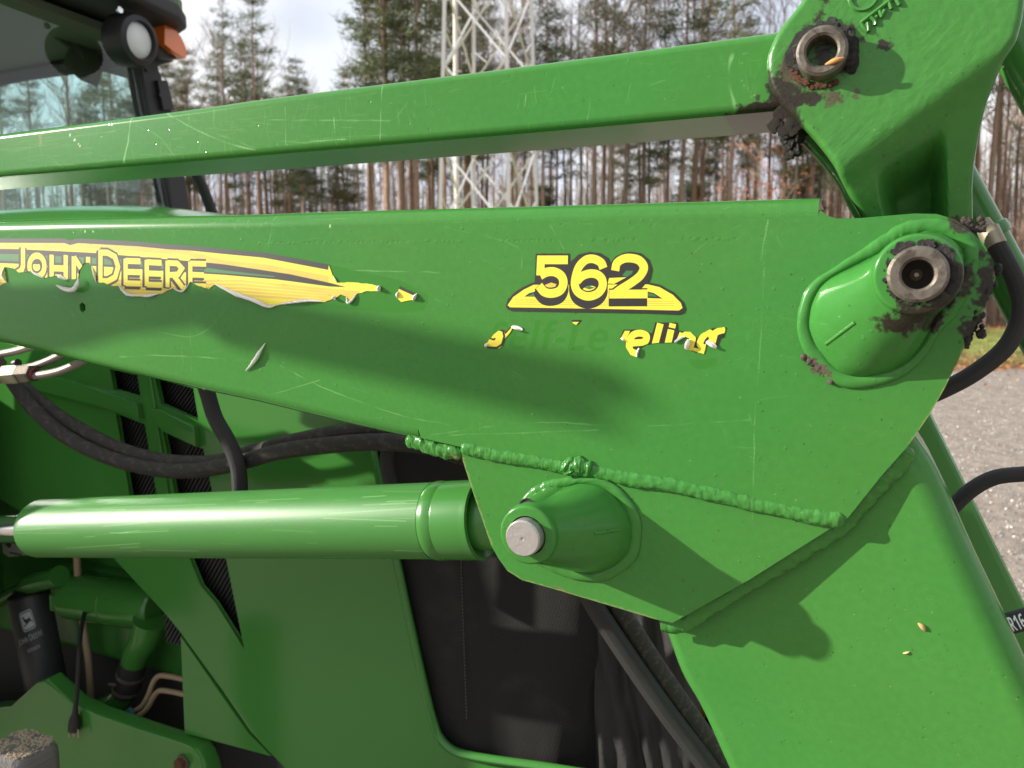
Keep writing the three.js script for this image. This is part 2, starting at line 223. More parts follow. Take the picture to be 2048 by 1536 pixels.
const STEELTEX = noiseTexture(256, (x, y) => { const v = 0.5 + 0.9 * tileFbm(x, y, 9, 4, 8), d = 0.5 * smooth(0.0, 0.35, tileFbm(x, y, 6, 5, 21)); return [lerp(lerp(0.38, 0.50, v), 0.22, d), lerp(lerp(0.36, 0.47, v), 0.19, d), lerp(lerp(0.325, 0.43, v), 0.165, d)]; }, true); STEELTEX.repeat.set(13, 13);
const M = {
  paint: phys({ map: paintTex, bumpMap: bumpTex, bumpScale: 0.0012, roughness: 0.21, specularIntensity: 0.55 }),
  cast: phys({ map: paintTex, bumpMap: castBump, bumpScale: 0.0007, roughness: 0.3, specularIntensity: 0.7 }),
  green: phys({ color: rgb(...GREEN), roughness: 0.27 }),
  hood: phys({ color: rgb(...GREEN), roughness: 0.17 }),
  steel: phys({ map: STEELTEX, metalness: 0.6, roughness: 0.5, bumpMap: gritBump, bumpScale: 0.0006 }),
  dullSteel: phys({ color: rgb(0.16, 0.14, 0.12), metalness: 0.5, roughness: 0.6, bumpMap: gritBump, bumpScale: 0.001 }),
  chrome: phys({ color: rgb(0.72, 0.72, 0.72), metalness: 1, roughness: 0.12 }),
  zinc: phys({ color: rgb(0.34, 0.30, 0.22), metalness: 0.6, roughness: 0.5 }),
  tubeSteel: phys({ color: rgb(0.24, 0.205, 0.18), metalness: 0.2, roughness: 0.5 }),
  rubber: phys({ color: rgb(0.022, 0.021, 0.021), roughness: 0.62, bumpMap: gritBump, bumpScale: 0.0006 }),
  black: phys({ color: rgb(0.014, 0.014, 0.015), roughness: 0.5 }),
  trim: phys({ color: rgb(0.022, 0.022, 0.024), roughness: 0.6 }),
  iron: phys({ color: rgb(0.055, 0.055, 0.052), roughness: 0.75 }),  // near-black that stands in for the shade inside the open engine bay
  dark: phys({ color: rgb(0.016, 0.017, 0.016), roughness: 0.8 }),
  grease: phys({ color: rgb(0.026, 0.022, 0.019), roughness: 0.42, bumpMap: gritBump, bumpScale: 0.0012 }),
  rust: phys({ color: rgb(0.16, 0.06, 0.03), roughness: 0.85, bumpMap: gritBump, bumpScale: 0.0015 }),
  tan: phys({ color: rgb(0.33, 0.24, 0.15), roughness: 0.6 }),
  vinyl: phys({ color: rgb(0.78, 0.77, 0.73), roughness: 0.55 }),
  amber: phys({ color: rgb(0.75, 0.16, 0.02), roughness: 0.18, clearcoat: 0.6 }),
  lens: phys({ color: rgb(0.72, 0.74, 0.72), metalness: 0.35, roughness: 0.28, bumpMap: gritBump, bumpScale: 0.001 }),
};
const dustyTex = noiseTexture(512, (x, y) => { const v = smooth(0.02, 0.3, tileFbm(x, y, 9, 5, 7) + 0.10 * tileFbm(x, y, 50, 2, 1)); return [lerp(0.19, 0.33, v * 0.7), lerp(0.178, 0.29, v * 0.7), lerp(0.165, 0.25, v * 0.7)]; }, true); dustyTex.repeat.set(9, 1);
M.dustyHose = phys({ map: dustyTex, roughness: 0.7, bumpMap: gritBump, bumpScale: 0.0008 });
const mudTex = noiseTexture(512, (x, y) => { const v = 0.5 + 0.8 * tileFbm(x, y, 40, 4, 2); return [lerp(0.32, 0.68, v), lerp(0.29, 0.60, v), lerp(0.24, 0.48, v)]; }, true); mudTex.repeat.set(5, 5);
M.mud = phys({ map: mudTex, roughness: 0.95, bumpMap: gritBump, bumpScale: 0.004 });
// ---------------------------------------------------------------- loader boom
const TOP = [[-150, 446], [0, 439], [150, 434], [512, 426], [640, 421], [1000, 411], [1640, 392]];
const BOT = [[-150, 650], [0, 688], [65, 703], [169, 729], [232, 744], [323, 765], [404, 784], [500, 804], [693, 851], [778, 870], [830, 881]];
const boom = thing('loader_boom', 'green steel loader boom with torn yellow decals and rounded pin bosses', 'loader boom', V(q(1500, 1300).x, GROUND, 0));
const RT = 0.022, RB = 0.018, BD = 0.14;
{
  const topPts = [], botPts = [];
  for (let x = -150; x <= 1640; x += 30) { const p = q(x, yAt(TOP, x)); p.y -= RT; topPts.push(p); }
  { const p = q(1638, yAt(TOP, 1640)); p.y -= RT; topPts.push(p); }
  for (let x = -150; x <= 830; x += 30) { const p = q(x, yAt(BOT, x)); p.y += RB; botPts.push(p); }
  { const p = q(836, yAt(BOT, 836)); p.y += RB; botPts.push(p); }
  const right = [[1641, 420], [1653, 431], [1674, 437], [1722, 436], [1780, 431], [1829, 427], [1874, 428], [1910, 439], [1940, 460], [1967, 487], [1985, 520], [1991, 556], [1979, 598], [1943, 667], [1889, 777], [1862, 825], [1838, 860], [1815, 893], [1760, 955], [1690, 1043], [1400, 985], [1140, 932], [935, 897]];
  const mid = q(842, 884); mid.y += 0.006;
  const outline = [...botPts, mid, ...pp(right).reverse(), ...topPts.slice().reverse()];
  const hx = q(165, 615), hole = [0, 1, 2, 3, 4, 5].map((k) => V(hx.x + 0.0085 * Math.sin(k * Math.PI / 3), hx.y + 0.0098 * Math.cos(k * Math.PI / 3), 0));
  const front = plate(outline, 0, 0.01, { holes: [hole], bevel: 0 });
  const back = plate(outline, -BD, 0.01, { bevel: 0 });
  const strips = [];
  const strip = (pts, r, dir) => { const rows = []; for (let k = 0; k <= 10; k++) { const a = k / 10 * Math.PI / 2; rows.push(pts.map((p) => V(p.x, p.y + dir * r * Math.sin(a), -r + r * Math.cos(a)))); } rows.push(pts.map((p) => V(p.x, p.y + dir * r, -BD - 0.004))); const g = loft(rows, { close: false, crease: 1.2 }); return g; };
  strips.push(strip(topPts, RT, 1), strip([...botPts], RB, -1));
  part('boom_plate', [front, back, ...strips], M.paint, boom);
  const end = q(-150, 560); part('end_plate', box(end.x + 0.005, end.y, -BD / 2, 0.012, 0.2, BD - 0.02, 0.002), M.green, boom);
  // gusset that carries the lift cylinder, front and back
  const gus = [[925, 922], [941, 972], [982, 1092], [997, 1118], [1014, 1142], [1044, 1161], [1102, 1177], [1219, 1212], [1313, 1240], [1345, 1247], [1500, 1160], [1690, 1040], [1600, 990], [930, 890], [922, 900]];
  part('gusset_plate', plate(pp(gus, 0.003), -0.003, 0.011, { bevel: 0.0012 }), M.paint, boom);
  part('gusset_plate', plate(pp(gus.map(([x, y]) => [x, y]), 0.003), -0.17, 0.012), M.green, boom);
}
// lower arm: a folded box with soft edges that runs down to the bucket
{
  const W = 0.02, D = 0.15;
  const L = [[1262, 1130], [1325, 1262], [1360, 1355], [1398, 1422], [1450, 1536], [1640, 1950]], R = [[1760, 735], [1831, 869], [1874, 934], [1956, 1114], [2005, 1217], [2048, 1310], [2330, 1900]];
  const rings = []; const N = 26;
  for (let i = 0; i <= N; i++) {
    const t = i / N, l = curve(pp(L, 0.050), N)[i], r = curve(pp(R, 0.012), N)[i];
    const ax = V(r.x - l.x, r.y - l.y, 0), len = ax.length(); ax.normalize();
    const ra = 0.02, rb = 0.036, ring = [];
    const push = (d, z) => ring.push(V(l.x + ax.x * d, l.y + ax.y * d, lerp(-0.050, -0.012, d / len) + z));
    for (let k = 0; k <= 8; k++) { const a = Math.PI / 2 * k / 8; push(ra - ra * Math.cos(a), -ra + ra * Math.sin(a)); }
    for (let k = 1; k < 4; k++) push(lerp(ra, len - rb, k / 4), 0);
    for (let k = 0; k <= 10; k++) { const a = Math.PI / 2 * k / 10; push(len - rb + rb * Math.sin(a), -rb + rb * Math.cos(a)); }
    push(len, -D); push(0, -D); rings.push(ring);
  }
  part('lower_arm', loft(rings, { crease: 0.5 }), M.paint, boom);
}
// weld beads
function bead(name, pts, w, r, parent, amp = 0.3, mat = M.paint) {
  const pp = (l) => l.map(([x, y, d]) => q(x, y, d ?? w));
  const N0 = Math.max(60, Math.round(pp(pts, w).reduce((s, p, i, l) => s + (i ? p.distanceTo(l[i - 1]) : 0), 0) / 0.0011)), P = curve(pp(pts, w), N0), rows = []; let run = 0;
  P.forEach((p, i) => {
    const a = P[Math.max(0, i - 1)], b = P[Math.min(P.length - 1, i + 1)], t = b.clone().sub(a).normalize(), side = V(-t.y, t.x, 0), row = [];
    if (i) run += p.distanceTo(P[i - 1]); const s = run * 95, left = P.length - 1 - i, taper = Math.min(1, run / 0.006, left * 0.0011 / 0.006), rip = 0.01 * Math.sin(run * 1500 + 5 * nz(run * 45, 2)), fat = 1 + 0.35 * nz(run * 13, 7, pts[0][0]), off = r * 0.25 * nz(run * 18, 3, pts[0][0]);
    for (let k = 0; k <= 14; k++) { const th = Math.PI * k / 14, R = r * fat * (0.35 + 0.65 * Math.sqrt(taper)) * (1 + amp * 1.25 * fbm(s, k * 0.24, pts[0][1], 4) + rip); row.push(V(p.x + side.x * (off + R * 1.05 * Math.cos(th)), p.y + side.y * (off + R * 1.05 * Math.cos(th)), p.z - 0.001 + R * 0.72 * Math.sin(th))); }
    rows.push(row);
  });
  return part(name, loft(rows, { close: false, crease: 2.0 }), mat, parent);
}
bead('weld_bead', [[812, 880], [834, 885], [880, 900], [925, 906]], 0.006, 0.0098, boom, 0.4);
bead('weld_bead', [[922, 896], [1000, 912], [1080, 925], [1140, 936], [1220, 950], [1400, 983], [1550, 1018], [1690, 1042]], 0.001, 0.0088, boom, 0.28);
bead('weld_bead', [[1128, 922], [1140, 934], [1146, 944]], -0.002, 0.0135, boom, 0.5); bead('weld_bead', [[1136, 930], [1160, 934], [1184, 940]], -0.002, 0.0125, boom, 0.5);
bead('weld_bead', [[1818, 893], [1790, 925], [1745, 975], [1690, 1043, 0.017], [1610, 1092, 0.019], [1500, 1160, 0.023], [1420, 1210, 0.026], [1345, 1248, 0.028], [1322, 1244, 0.028]], 0.015, 0.0125, boom, 0.28);

// pin boss: a pressed cone from an egg-shaped weld up to a round collar
function boss(outline, w, pin, h, rc, label, stamp) {
  const c = q(pin[0], pin[1], w - h), base = pp(outline, w), N = 168;
  const rad = (phi) => { const d = V(Math.cos(phi), Math.sin(phi), 0); let best = 0; for (let i = 0; i < base.length; i++) { const a = base[i], b = base[(i + 1) % base.length], ex = b.x - a.x, ey = b.y - a.y, den = d.x * ey - d.y * ex; if (Math.abs(den) < 1e-9) continue; const t = ((a.x - c.x) * ey - (a.y - c.y) * ex) / den, s = ((a.x - c.x) * d.y - (a.y - c.y) * d.x) / den; if (t > 0 && s >= -1e-4 && s <= 1.0001) best = Math.max(best, t); } return best; };
  const Rb = []; for (let j = 0; j < N; j++) Rb.push(rad(j / N * 2 * Math.PI));
  const S = Rb.map((_, j) => { let s = 0; for (let k = -3; k <= 3; k++) s += Rb[(j + k + N) % N]; return s / 7; });
  const rings = [], ring = (f) => rings.push(S.map((R, j) => { const a = j / N * 2 * Math.PI, [r, z] = f(R, j); return V(c.x + r * Math.cos(a), c.y + r * Math.sin(a), -w + z); }));
  const wob = (j, s) => 0.0026 * fbm(Math.cos(j / N * 6.283) * 4 + s, Math.sin(j / N * 6.283) * 4, s, 4);
  const lim = (R, d) => Math.max(R - d, rc + 0.002);
  ring((R, j) => [Math.max(R, rc + 0.004) + wob(j, 1), -0.003]);
  for (let k = 0; k <= 8; k++) { const a = k / 8 * Math.PI * 0.8; ring((R, j) => [lim(R, 0.0085 - 0.0085 * Math.cos(a)) + wob(j, 1 + k * 0.08), 0.0052 * Math.sin(a) + 0.7 * wob(j, 3 + k * 0.08)]); }
  ring((R, j) => [lim(R, 0.0162) + 0.3 * wob(j, 5), 0.0046]);
  const top = h - 0.011;
  for (let k = 1; k <= 14; k++) { const t = k / 14; ring((R) => { const a = lim(R, 0.0165); return [lerp(a, rc + 0.001, t), lerp(0.006, top, Math.pow(Math.sin(t * Math.PI / 2), 0.8) * 0.6 + t * t * 0.4)]; }); }
  ring(() => [rc + 0.0006, top + 0.002]); ring(() => [rc, h - 0.004]);
  for (let k = 0; k <= 5; k++) { const a = k / 5 * Math.PI / 2; ring(() => [rc - 0.004 + 0.004 * Math.cos(a), h - 0.004 + 0.004 * Math.sin(a)]); }
  ring(() => [rc * 0.66, h + 0.0003]); ring(() => [rc * 0.655, h - 0.03]);
  part('pin_boss', loft(rings, { capA: false, capB: false, crease: 0.75 }), M.paint, boom, label);
  // a stamped crease that runs straight out from the pin
  const mark = (phi, t0, t1) => { const R = S[Math.round(phi / (2 * Math.PI) * N + N) % N], pt = (t) => { const r = lerp(lim(R, 0.0165), rc + 0.001, t), z = lerp(0.006, top, Math.pow(Math.sin(t * Math.PI / 2), 0.8) * 0.6 + t * t * 0.4); return V(c.x + r * Math.cos(phi), c.y + r * Math.sin(phi), -w + z - 0.0006); }; part('stamped_mark', tube([t0, lerp(t0, t1, 0.5), t1].map(pt), 0.0022, { seg: 8, rad: 8 }), M.paint, boom); };
  mark(stamp[0], stamp[1], stamp[2]);
  return V(c.x, c.y, -w + h);
}
const B2 = boss([[1590, 645], [1599, 607], [1614, 568], [1668, 535], [1722, 499], [1769, 466], [1805, 445], [1853, 434], [1901, 440], [1940, 463], [1961, 496], [1955, 544], [1934, 595], [1919, 625], [1877, 669], [1844, 723], [1799, 759], [1740, 777], [1680, 777], [1660, 768], [1644, 750], [1605, 705]], 0, [1835, 549], 0.074, 0.041, 'domed boss smeared with dark grease around a hollow pin', [Math.PI * 1.232, 0.12, 0.6]);
const B3 = boss([[1036, 1062], [1037, 1020], [1046, 992], [1066, 974], [1092, 962], [1130, 953], [1176, 949], [1219, 959], [1255, 986], [1281, 1030], [1286, 1074], [1275, 1118], [1249, 1145], [1205, 1165], [1161, 1162], [1112, 1147], [1070, 1126], [1045, 1098]], 0.003, [1054, 1071], 0.104, 0.0375, 'domed boss with a solid bright pin end', [6.24, 0.12, 0.5]);
{ // oil hole over the lower collar
  const o = q(1052, 1012, -0.088), n = V(0.02, 0.62, 0.78).normalize(); part('oil_hole', turned([[0, 0.0], [0.0085, 0.0], [0.0105, 0.001], [0.0085, 0.0015]], o, o.clone().add(n), 20), M.dark, boom);
}
// hollow pins with a grease nipple down the bore
function hollowPin(c, r, bore, out, deep, parent, name = 'pin') {
  const b = V(c.x, c.y, c.z + 1), a = c.clone();
  const p = part(name, turned([[bore, -deep], [bore, out - 0.0025], [bore + 0.0025, out], [r - 0.003, out], [r, out - 0.003], [r, -0.04]], a, b, 56, 0.5), M.steel, parent); planarUV(p.geometry);
  part('bore_floor', turned([[bore, -deep * 0.8], [0, -deep * 0.8]], a, b, 30), M.dullSteel, p);
  part('grease_nipple', turned([[0.006, -deep * 0.8], [0.006, -deep * 0.65], [0.0045, -deep * 0.6], [0.0028, -deep * 0.5], [0.0022, -deep * 0.42], [0, -deep * 0.4]], a, b, 16, 0.4), M.zinc, p);
  return p;
}
hollowPin(B2, 0.0282, 0.0148, 0.009, 0.03, boom);
{ const p = turned([[0, -0.03], [0.0228, -0.03], [0.0228, 0.013], [0.021, 0.0155], [0.0025, 0.0155], [0.0018, 0.0145], [0, 0.0143]], B3, V(B3.x, B3.y, B3.z + 1), 48, 0.4); part('pin', planarUV(p), phys({ color: rgb(0.46, 0.44, 0.42), metalness: 0.7, roughness: 0.42, bumpMap: gritBump, bumpScale: 0.0004 }), boom); }
// lumps of old grease
function lump(c, n, R, spread, parent, mat = M.grease, flat = 0.5, name = 'grease_clump') {
  const gs = [];
  for (let i = 0; i < n; i++) { const g = new THREE.IcosahedronGeometry(1, 2), r = R * rr(0.5, 1), p = g.attributes.position, s = rr(0, 50); for (let k = 0; k < p.count; k++) { const v = V(p.getX(k), p.getY(k), p.getZ(k)), f = r * (1 + 1.1 * fbm(v.x * 1.1 + s, v.y * 1.1, v.z * 1.1, 4)); p.setXYZ(k, v.x * f, v.y * f, v.z * f * flat); } const o = spread(i, n); g.translate(c.x + o.x, c.y + o.y, c.z + o.z); gs.push(fin(g, 1.6)); }
  return part(name, gs, mat, parent);
}
const arc = (r, a0, a1, j = 0.15) => (i, n) => { const a = lerp(a0, a1, (i + 0.5) / n) + rr(-0.05, 0.05), R = r * rr(1 - j, 1 + j); return V(R * Math.cos(a), R * Math.sin(a), rr(-0.002, 0.003)); };
lump(V(B2.x, B2.y, B2.z - 0.0005), 34, 0.0062, arc(0.0306, -0.6, 2.7, 0.07), boom, M.grease, 0.3);
lump(V(B2.x, B2.y, B2.z - 0.001), 40, 0.0024, arc(0.0295, 2.6, 5.6, 0.04), boom, M.grease, 0.4);
{ const c = q(1638, 736, -0.002); lump(c, 26, 0.0045, (i, n) => V(lerp(-0.016, 0.018, i / n) + rr(-0.003, 0.003), lerp(0.015, -0.015, i / n) + rr(-0.003, 0.003), 0), boom, phys({ color: rgb(0.07, 0.055, 0.042), roughness: 0.9 }), 0.6, 'dirt_clump'); }
{ const c = q(1983, 600, 0.006); lump(c, 40, 0.0055, (i, n) => V(lerp(0.004, -0.026, i / n) + rr(-0.003, 0.004), lerp(0.035, -0.05, i / n), rr(-0.006, 0.003)), boom, M.grease, 0.9); const e = q(1956, 658, 0.006); lump(e, 4, 0.006, () => V(rr(-0.006, 0.006), rr(-0.006, 0.003), 0), boom, M.grease, 0.9); }
{ const c = q(1945, 446, 0.013); lump(c, 34, 0.004, () => V(rr(-0.014, 0.011), rr(-0.009, 0.004), rr(-0.003, 0.0)), boom, phys({ color: rgb(0.045, 0.035, 0.027), roughness: 0.85 }), 0.7, 'dirt_clump'); }

// ---------------------------------------------------------------- decals
function decalTexture(pts, draw, res = 0.0004) {
  const L = pp(pts), x0 = Math.min(...L.map((p) => p.x)) - 0.004, x1 = Math.max(...L.map((p) => p.x)) + 0.004, y0 = Math.min(...L.map((p) => p.y)) - 0.004, y1 = Math.max(...L.map((p) => p.y)) + 0.004;
  res = Math.max(res, (x1 - x0) / 2040); const w = Math.ceil((x1 - x0) / res), h = Math.ceil((y1 - y0) / res), [c, x] = sheet(w, h, '#ffffff');
  const at = (px, py) => { const p = q(px, py); return [(p.x - x0) / (x1 - x0) * w, (1 - (p.y - y0) / (y1 - y0)) * h]; };
  const path = (l, close) => { x.beginPath(); l.forEach(([a, b], i) => { const [m, n] = at(a, b); i ? x.lineTo(m, n) : x.moveTo(m, n); }); if (close) x.closePath(); };
  const k = { x, fill: (l, s) => { path(l, true); x.fillStyle = s; x.fill(); }, line: (l, wpx, s, cap = 'butt', join = 'miter') => { const [a] = at(l[0][0], l[0][1]), [b] = at(l[0][0] + 10, l[0][1]); x.lineWidth = wpx * (b - a) / 10; x.strokeStyle = s; x.lineCap = cap; x.lineJoin = join; path(l); x.stroke(); }, at, w, h };
  draw(k);
  const im = x.getImageData(0, 0, w, h), d = im.data; for (let j = 0; j < h; j++) for (let i = 0; i < w; i++) { const o = (j * w + i) * 4, f = 1 + 0.05 * nz(i / 60, j / 20, 3) + 0.035 * nz(i / 3, j / 3, 5) - (fbm(i / 14, j / 14, 9, 3) > 0.33 ? 0.1 : 0); d[o] *= f; d[o + 1] *= f; d[o + 2] *= f; } x.putImageData(im, 0, 0);
  const t = texture(c); t.repeat.set(1 / (x1 - x0), 1 / (y1 - y0)); t.offset.set(-x0 / (x1 - x0), -y0 / (y1 - y0)); return t;
}
function ragged(l, amp, from = 0, to = 1e9) { const o = []; l.forEach((a, i) => { const b = l[(i + 1) % l.length]; o.push(a); if (i < from || i > to) return; const d = Math.hypot(b[0] - a[0], b[1] - a[1]), n = Math.floor(d / 5); for (let k = 1; k < n; k++) o.push([lerp(a[0], b[0], k / n) + rr(-amp, amp), lerp(a[1], b[1], k / n) + rr(-amp, amp)]); }); return o; }
const Y = '#e0d23c', YD = '#cbb142', K = '#1f1d1b', GD = '#2d6f3a';
const decal = (pts, tex, name, label, lift = 0.0009) => part(name, plate(pp(pts), lift, 0.0007, { bevel: 0 }), phys({ map: tex, roughness: 0.42, clearcoat: 0.25, clearcoatRoughness: 0.3 }), boom, label);
const z6 = (l) => l.map(([x, y]) => [x / 3.84, y / 3.84 + 430]), z7 = (l) => l.map(([x, y]) => [450 + x / 3.84, y / 3.84 + 430]), z8 = (l) => l.map(([x, y]) => [930 + x / 3.413, 450 + y / 3.413]);
{
  const top = [[-120, 474], [0, 477], [130, 477], [141, 481], [156, 477], [273, 483], [339, 489], [378, 491], [450, 498], [528, 505], [658, 529]];
  const tear = [[666, 552], [675, 565], [710, 565], [734, 567], [759, 572], [759, 582], [734, 582], [713, 588], [706, 602], [697, 604], [693, 593], [682, 589], [671, 597], [650, 604], [617, 602], [572, 607], [541, 613.6], [510, 600], [450, 578], [430, 569], [419, 578], [398, 572], [381, 563], [367, 582], [346, 576], [325, 587.5], [294, 591], [260, 590], [237, 571], [227, 572], [208, 565], [193, 565], [187, 545], [180, 525], [169, 526], [160, 539], [156, 558], [133, 559], [117, 551], [88, 556], [62, 542], [39, 545], [29, 537], [9, 534], [13, 565], [0, 572], [-60, 580], [-120, 575]];
  const shape = [...top, ...ragged(tear, 0.7, 0, tear.length - 2)];
  const tex = decalTexture(shape, (k) => {
    k.fill([[-200, 400], [900, 400], [900, 700], [-200, 700]], Y);
    for (const dy of [26, 30, 34]) k.line(top.map(([x, y]) => [x, y + dy * (x > 420 ? 1 : 0.5)]), 3, YD);
    for (let i = 0; i < 5; i++) k.line([[-100, 560 + i * 6], [330, 562 + i * 6], [480, 562 + i * 7], [720, 585 + i * 5]], 2.4, YD);
    k.line(top.map(([x, y]) => [x, y + 1]), 9, K, 'butt', 'round');
    k.line([[528, 508], [658, 532]], 9, K);
    // dark band with a green heart, running out to a point
    k.fill([...z6([[-100, 258], [150, 262], [740, 292], [940, 310], [1590, 365], [1728, 380]]), ...z7([[500, 455], [800, 520], [935, 555], [800, 548], [400, 495], [0, 460]]), ...z6([[1590, 452], [930, 405], [740, 392], [150, 375], [-100, 366]])], K);
    k.fill([...z6([[-100, 296], [130, 300], [740, 330], [930, 340], [1590, 405], [1728, 425]]), ...z7([[390, 470], [380, 478], [0, 448]]), ...z6([[1590, 440], [930, 388], [740, 378], [130, 356], [-100, 348]])], GD);
    const T = [[[180, 250], [180, 392], [168, 428], [130, 450]], Array.from({ length: 25 }, (_, i) => [287 + 58 * Math.cos(i / 24 * 6.283), 392 + 80 * Math.sin(i / 24 * 6.283)]), [[400, 305], [400, 500]], [[508, 308], [508, 510]], [[400, 408], [508, 412]], [[570, 505], [570, 318]], [[572, 325], [676, 490]], [[680, 505], [680, 322]],
      [[775, 270], [775, 522]], [[775, 288], [830, 290], [885, 320], [910, 398], [888, 478], [832, 508], [775, 508]], [[968, 336], [968, 540]], [[968, 352], [1082, 356]], [[968, 436], [1078, 440]], [[968, 524], [1082, 528]], [[1130, 345], [1130, 548]], [[1130, 362], [1244, 368]], [[1130, 448], [1240, 452]], [[1130, 534], [1246, 538]], [[1290, 350], [1290, 556]], [[1290, 368], [1365, 372], [1400, 410], [1370, 456], [1290, 462]], [[1335, 462], [1408, 560]], [[1465, 358], [1465, 560]], [[1465, 372], [1586, 376]], [[1465, 458], [1570, 462]], [[1465, 544], [1586, 548]]];
    for (const l of T) k.line(z6(l.map(([x, y]) => [x - 8, y + 9])), 13, K, 'butt'); for (const l of T) k.line(z6(l), 14.2, K, 'butt'); for (const l of T) k.line(z6(l), 8.4, Y);
  }, 0.0006);
  decal(shape, tex, 'decal', 'long torn yellow and black brand decal with white curled edge');
  // curled white backing along the tear
  const curl = (l, r, lift = 0.001) => { const P = curve(pp(l, -lift), 40); const rows = P.map((p, i) => { const a = P[Math.max(0, i - 1)], b = P[Math.min(40, i + 1)], t = b.clone().sub(a).normalize(), s = V(-t.y, t.x, 0), R = r * Math.sin(Math.PI * clamp((i + 2) / 44)) * (1 + 0.3 * nz(i * 0.3, p.x * 9)), row = []; for (let k = 0; k <= 9; k++) { const th = lerp(-1.2, 3.4, k / 9); row.push(V(p.x + s.x * R * Math.sin(th) * -1, p.y + s.y * R * Math.sin(th) * -1, p.z + R - R * Math.cos(th))); } return row; }); part('curled_edge', loft(rows, { close: false, crease: 2 }), M.vinyl, boom); };
  curl([[430, 568], [450, 577], [480, 590], [510, 600], [541, 613], [556, 609]], 0.0036); curl([[556, 609], [580, 605], [617, 601], [645, 603]], 0.0026); curl([[237, 570], [250, 583], [260, 589], [290, 592]], 0.003); curl([[280, 592], [300, 591], [318, 587]], 0.0028); curl([[62, 542], [75, 549], [88, 556]], 0.002); curl([[115, 550], [125, 555], [134, 560]], 0.003); curl([[9, 534], [7, 550], [14, 566]], 0.0022); curl([[193, 565], [189, 548], [184, 532]], 0.0014); curl([[346, 576], [357, 581], [367, 582], [381, 563]], 0.0016); curl([[668, 592], [671, 600]], 0.003); curl([[693, 594], [697, 605], [705, 600], [713, 588]], 0.0022); curl([[759, 571], [759, 583]], 0.0034); curl([[675, 566], [666, 551]], 0.001);
  curl([[113, 570], [130, 577], [150, 579], [157, 570], [157, 556]], 0.0048, 0.006);
  curl([[492, 741], [505, 728], [515, 715], [522, 702], [531, 686]], 0.0034, 0.0012);
  const chip = [[800, 572], [834, 588], [826, 600], [812, 602], [803, 604], [794, 595], [797, 583]];
  decal(ragged(chip, 0.5), decalTexture(chip, (k) => { k.fill([[700, 500], [900, 500], [900, 700], [700, 700]], Y); k.line([[796, 571], [838, 590]], 9, K); }), 'decal_chip', 'small torn chip of yellow decal with black edge');
  curl([[834, 587], [830, 595], [826, 601]], 0.0028); curl([[797, 583], [794, 596]], 0.002);
}
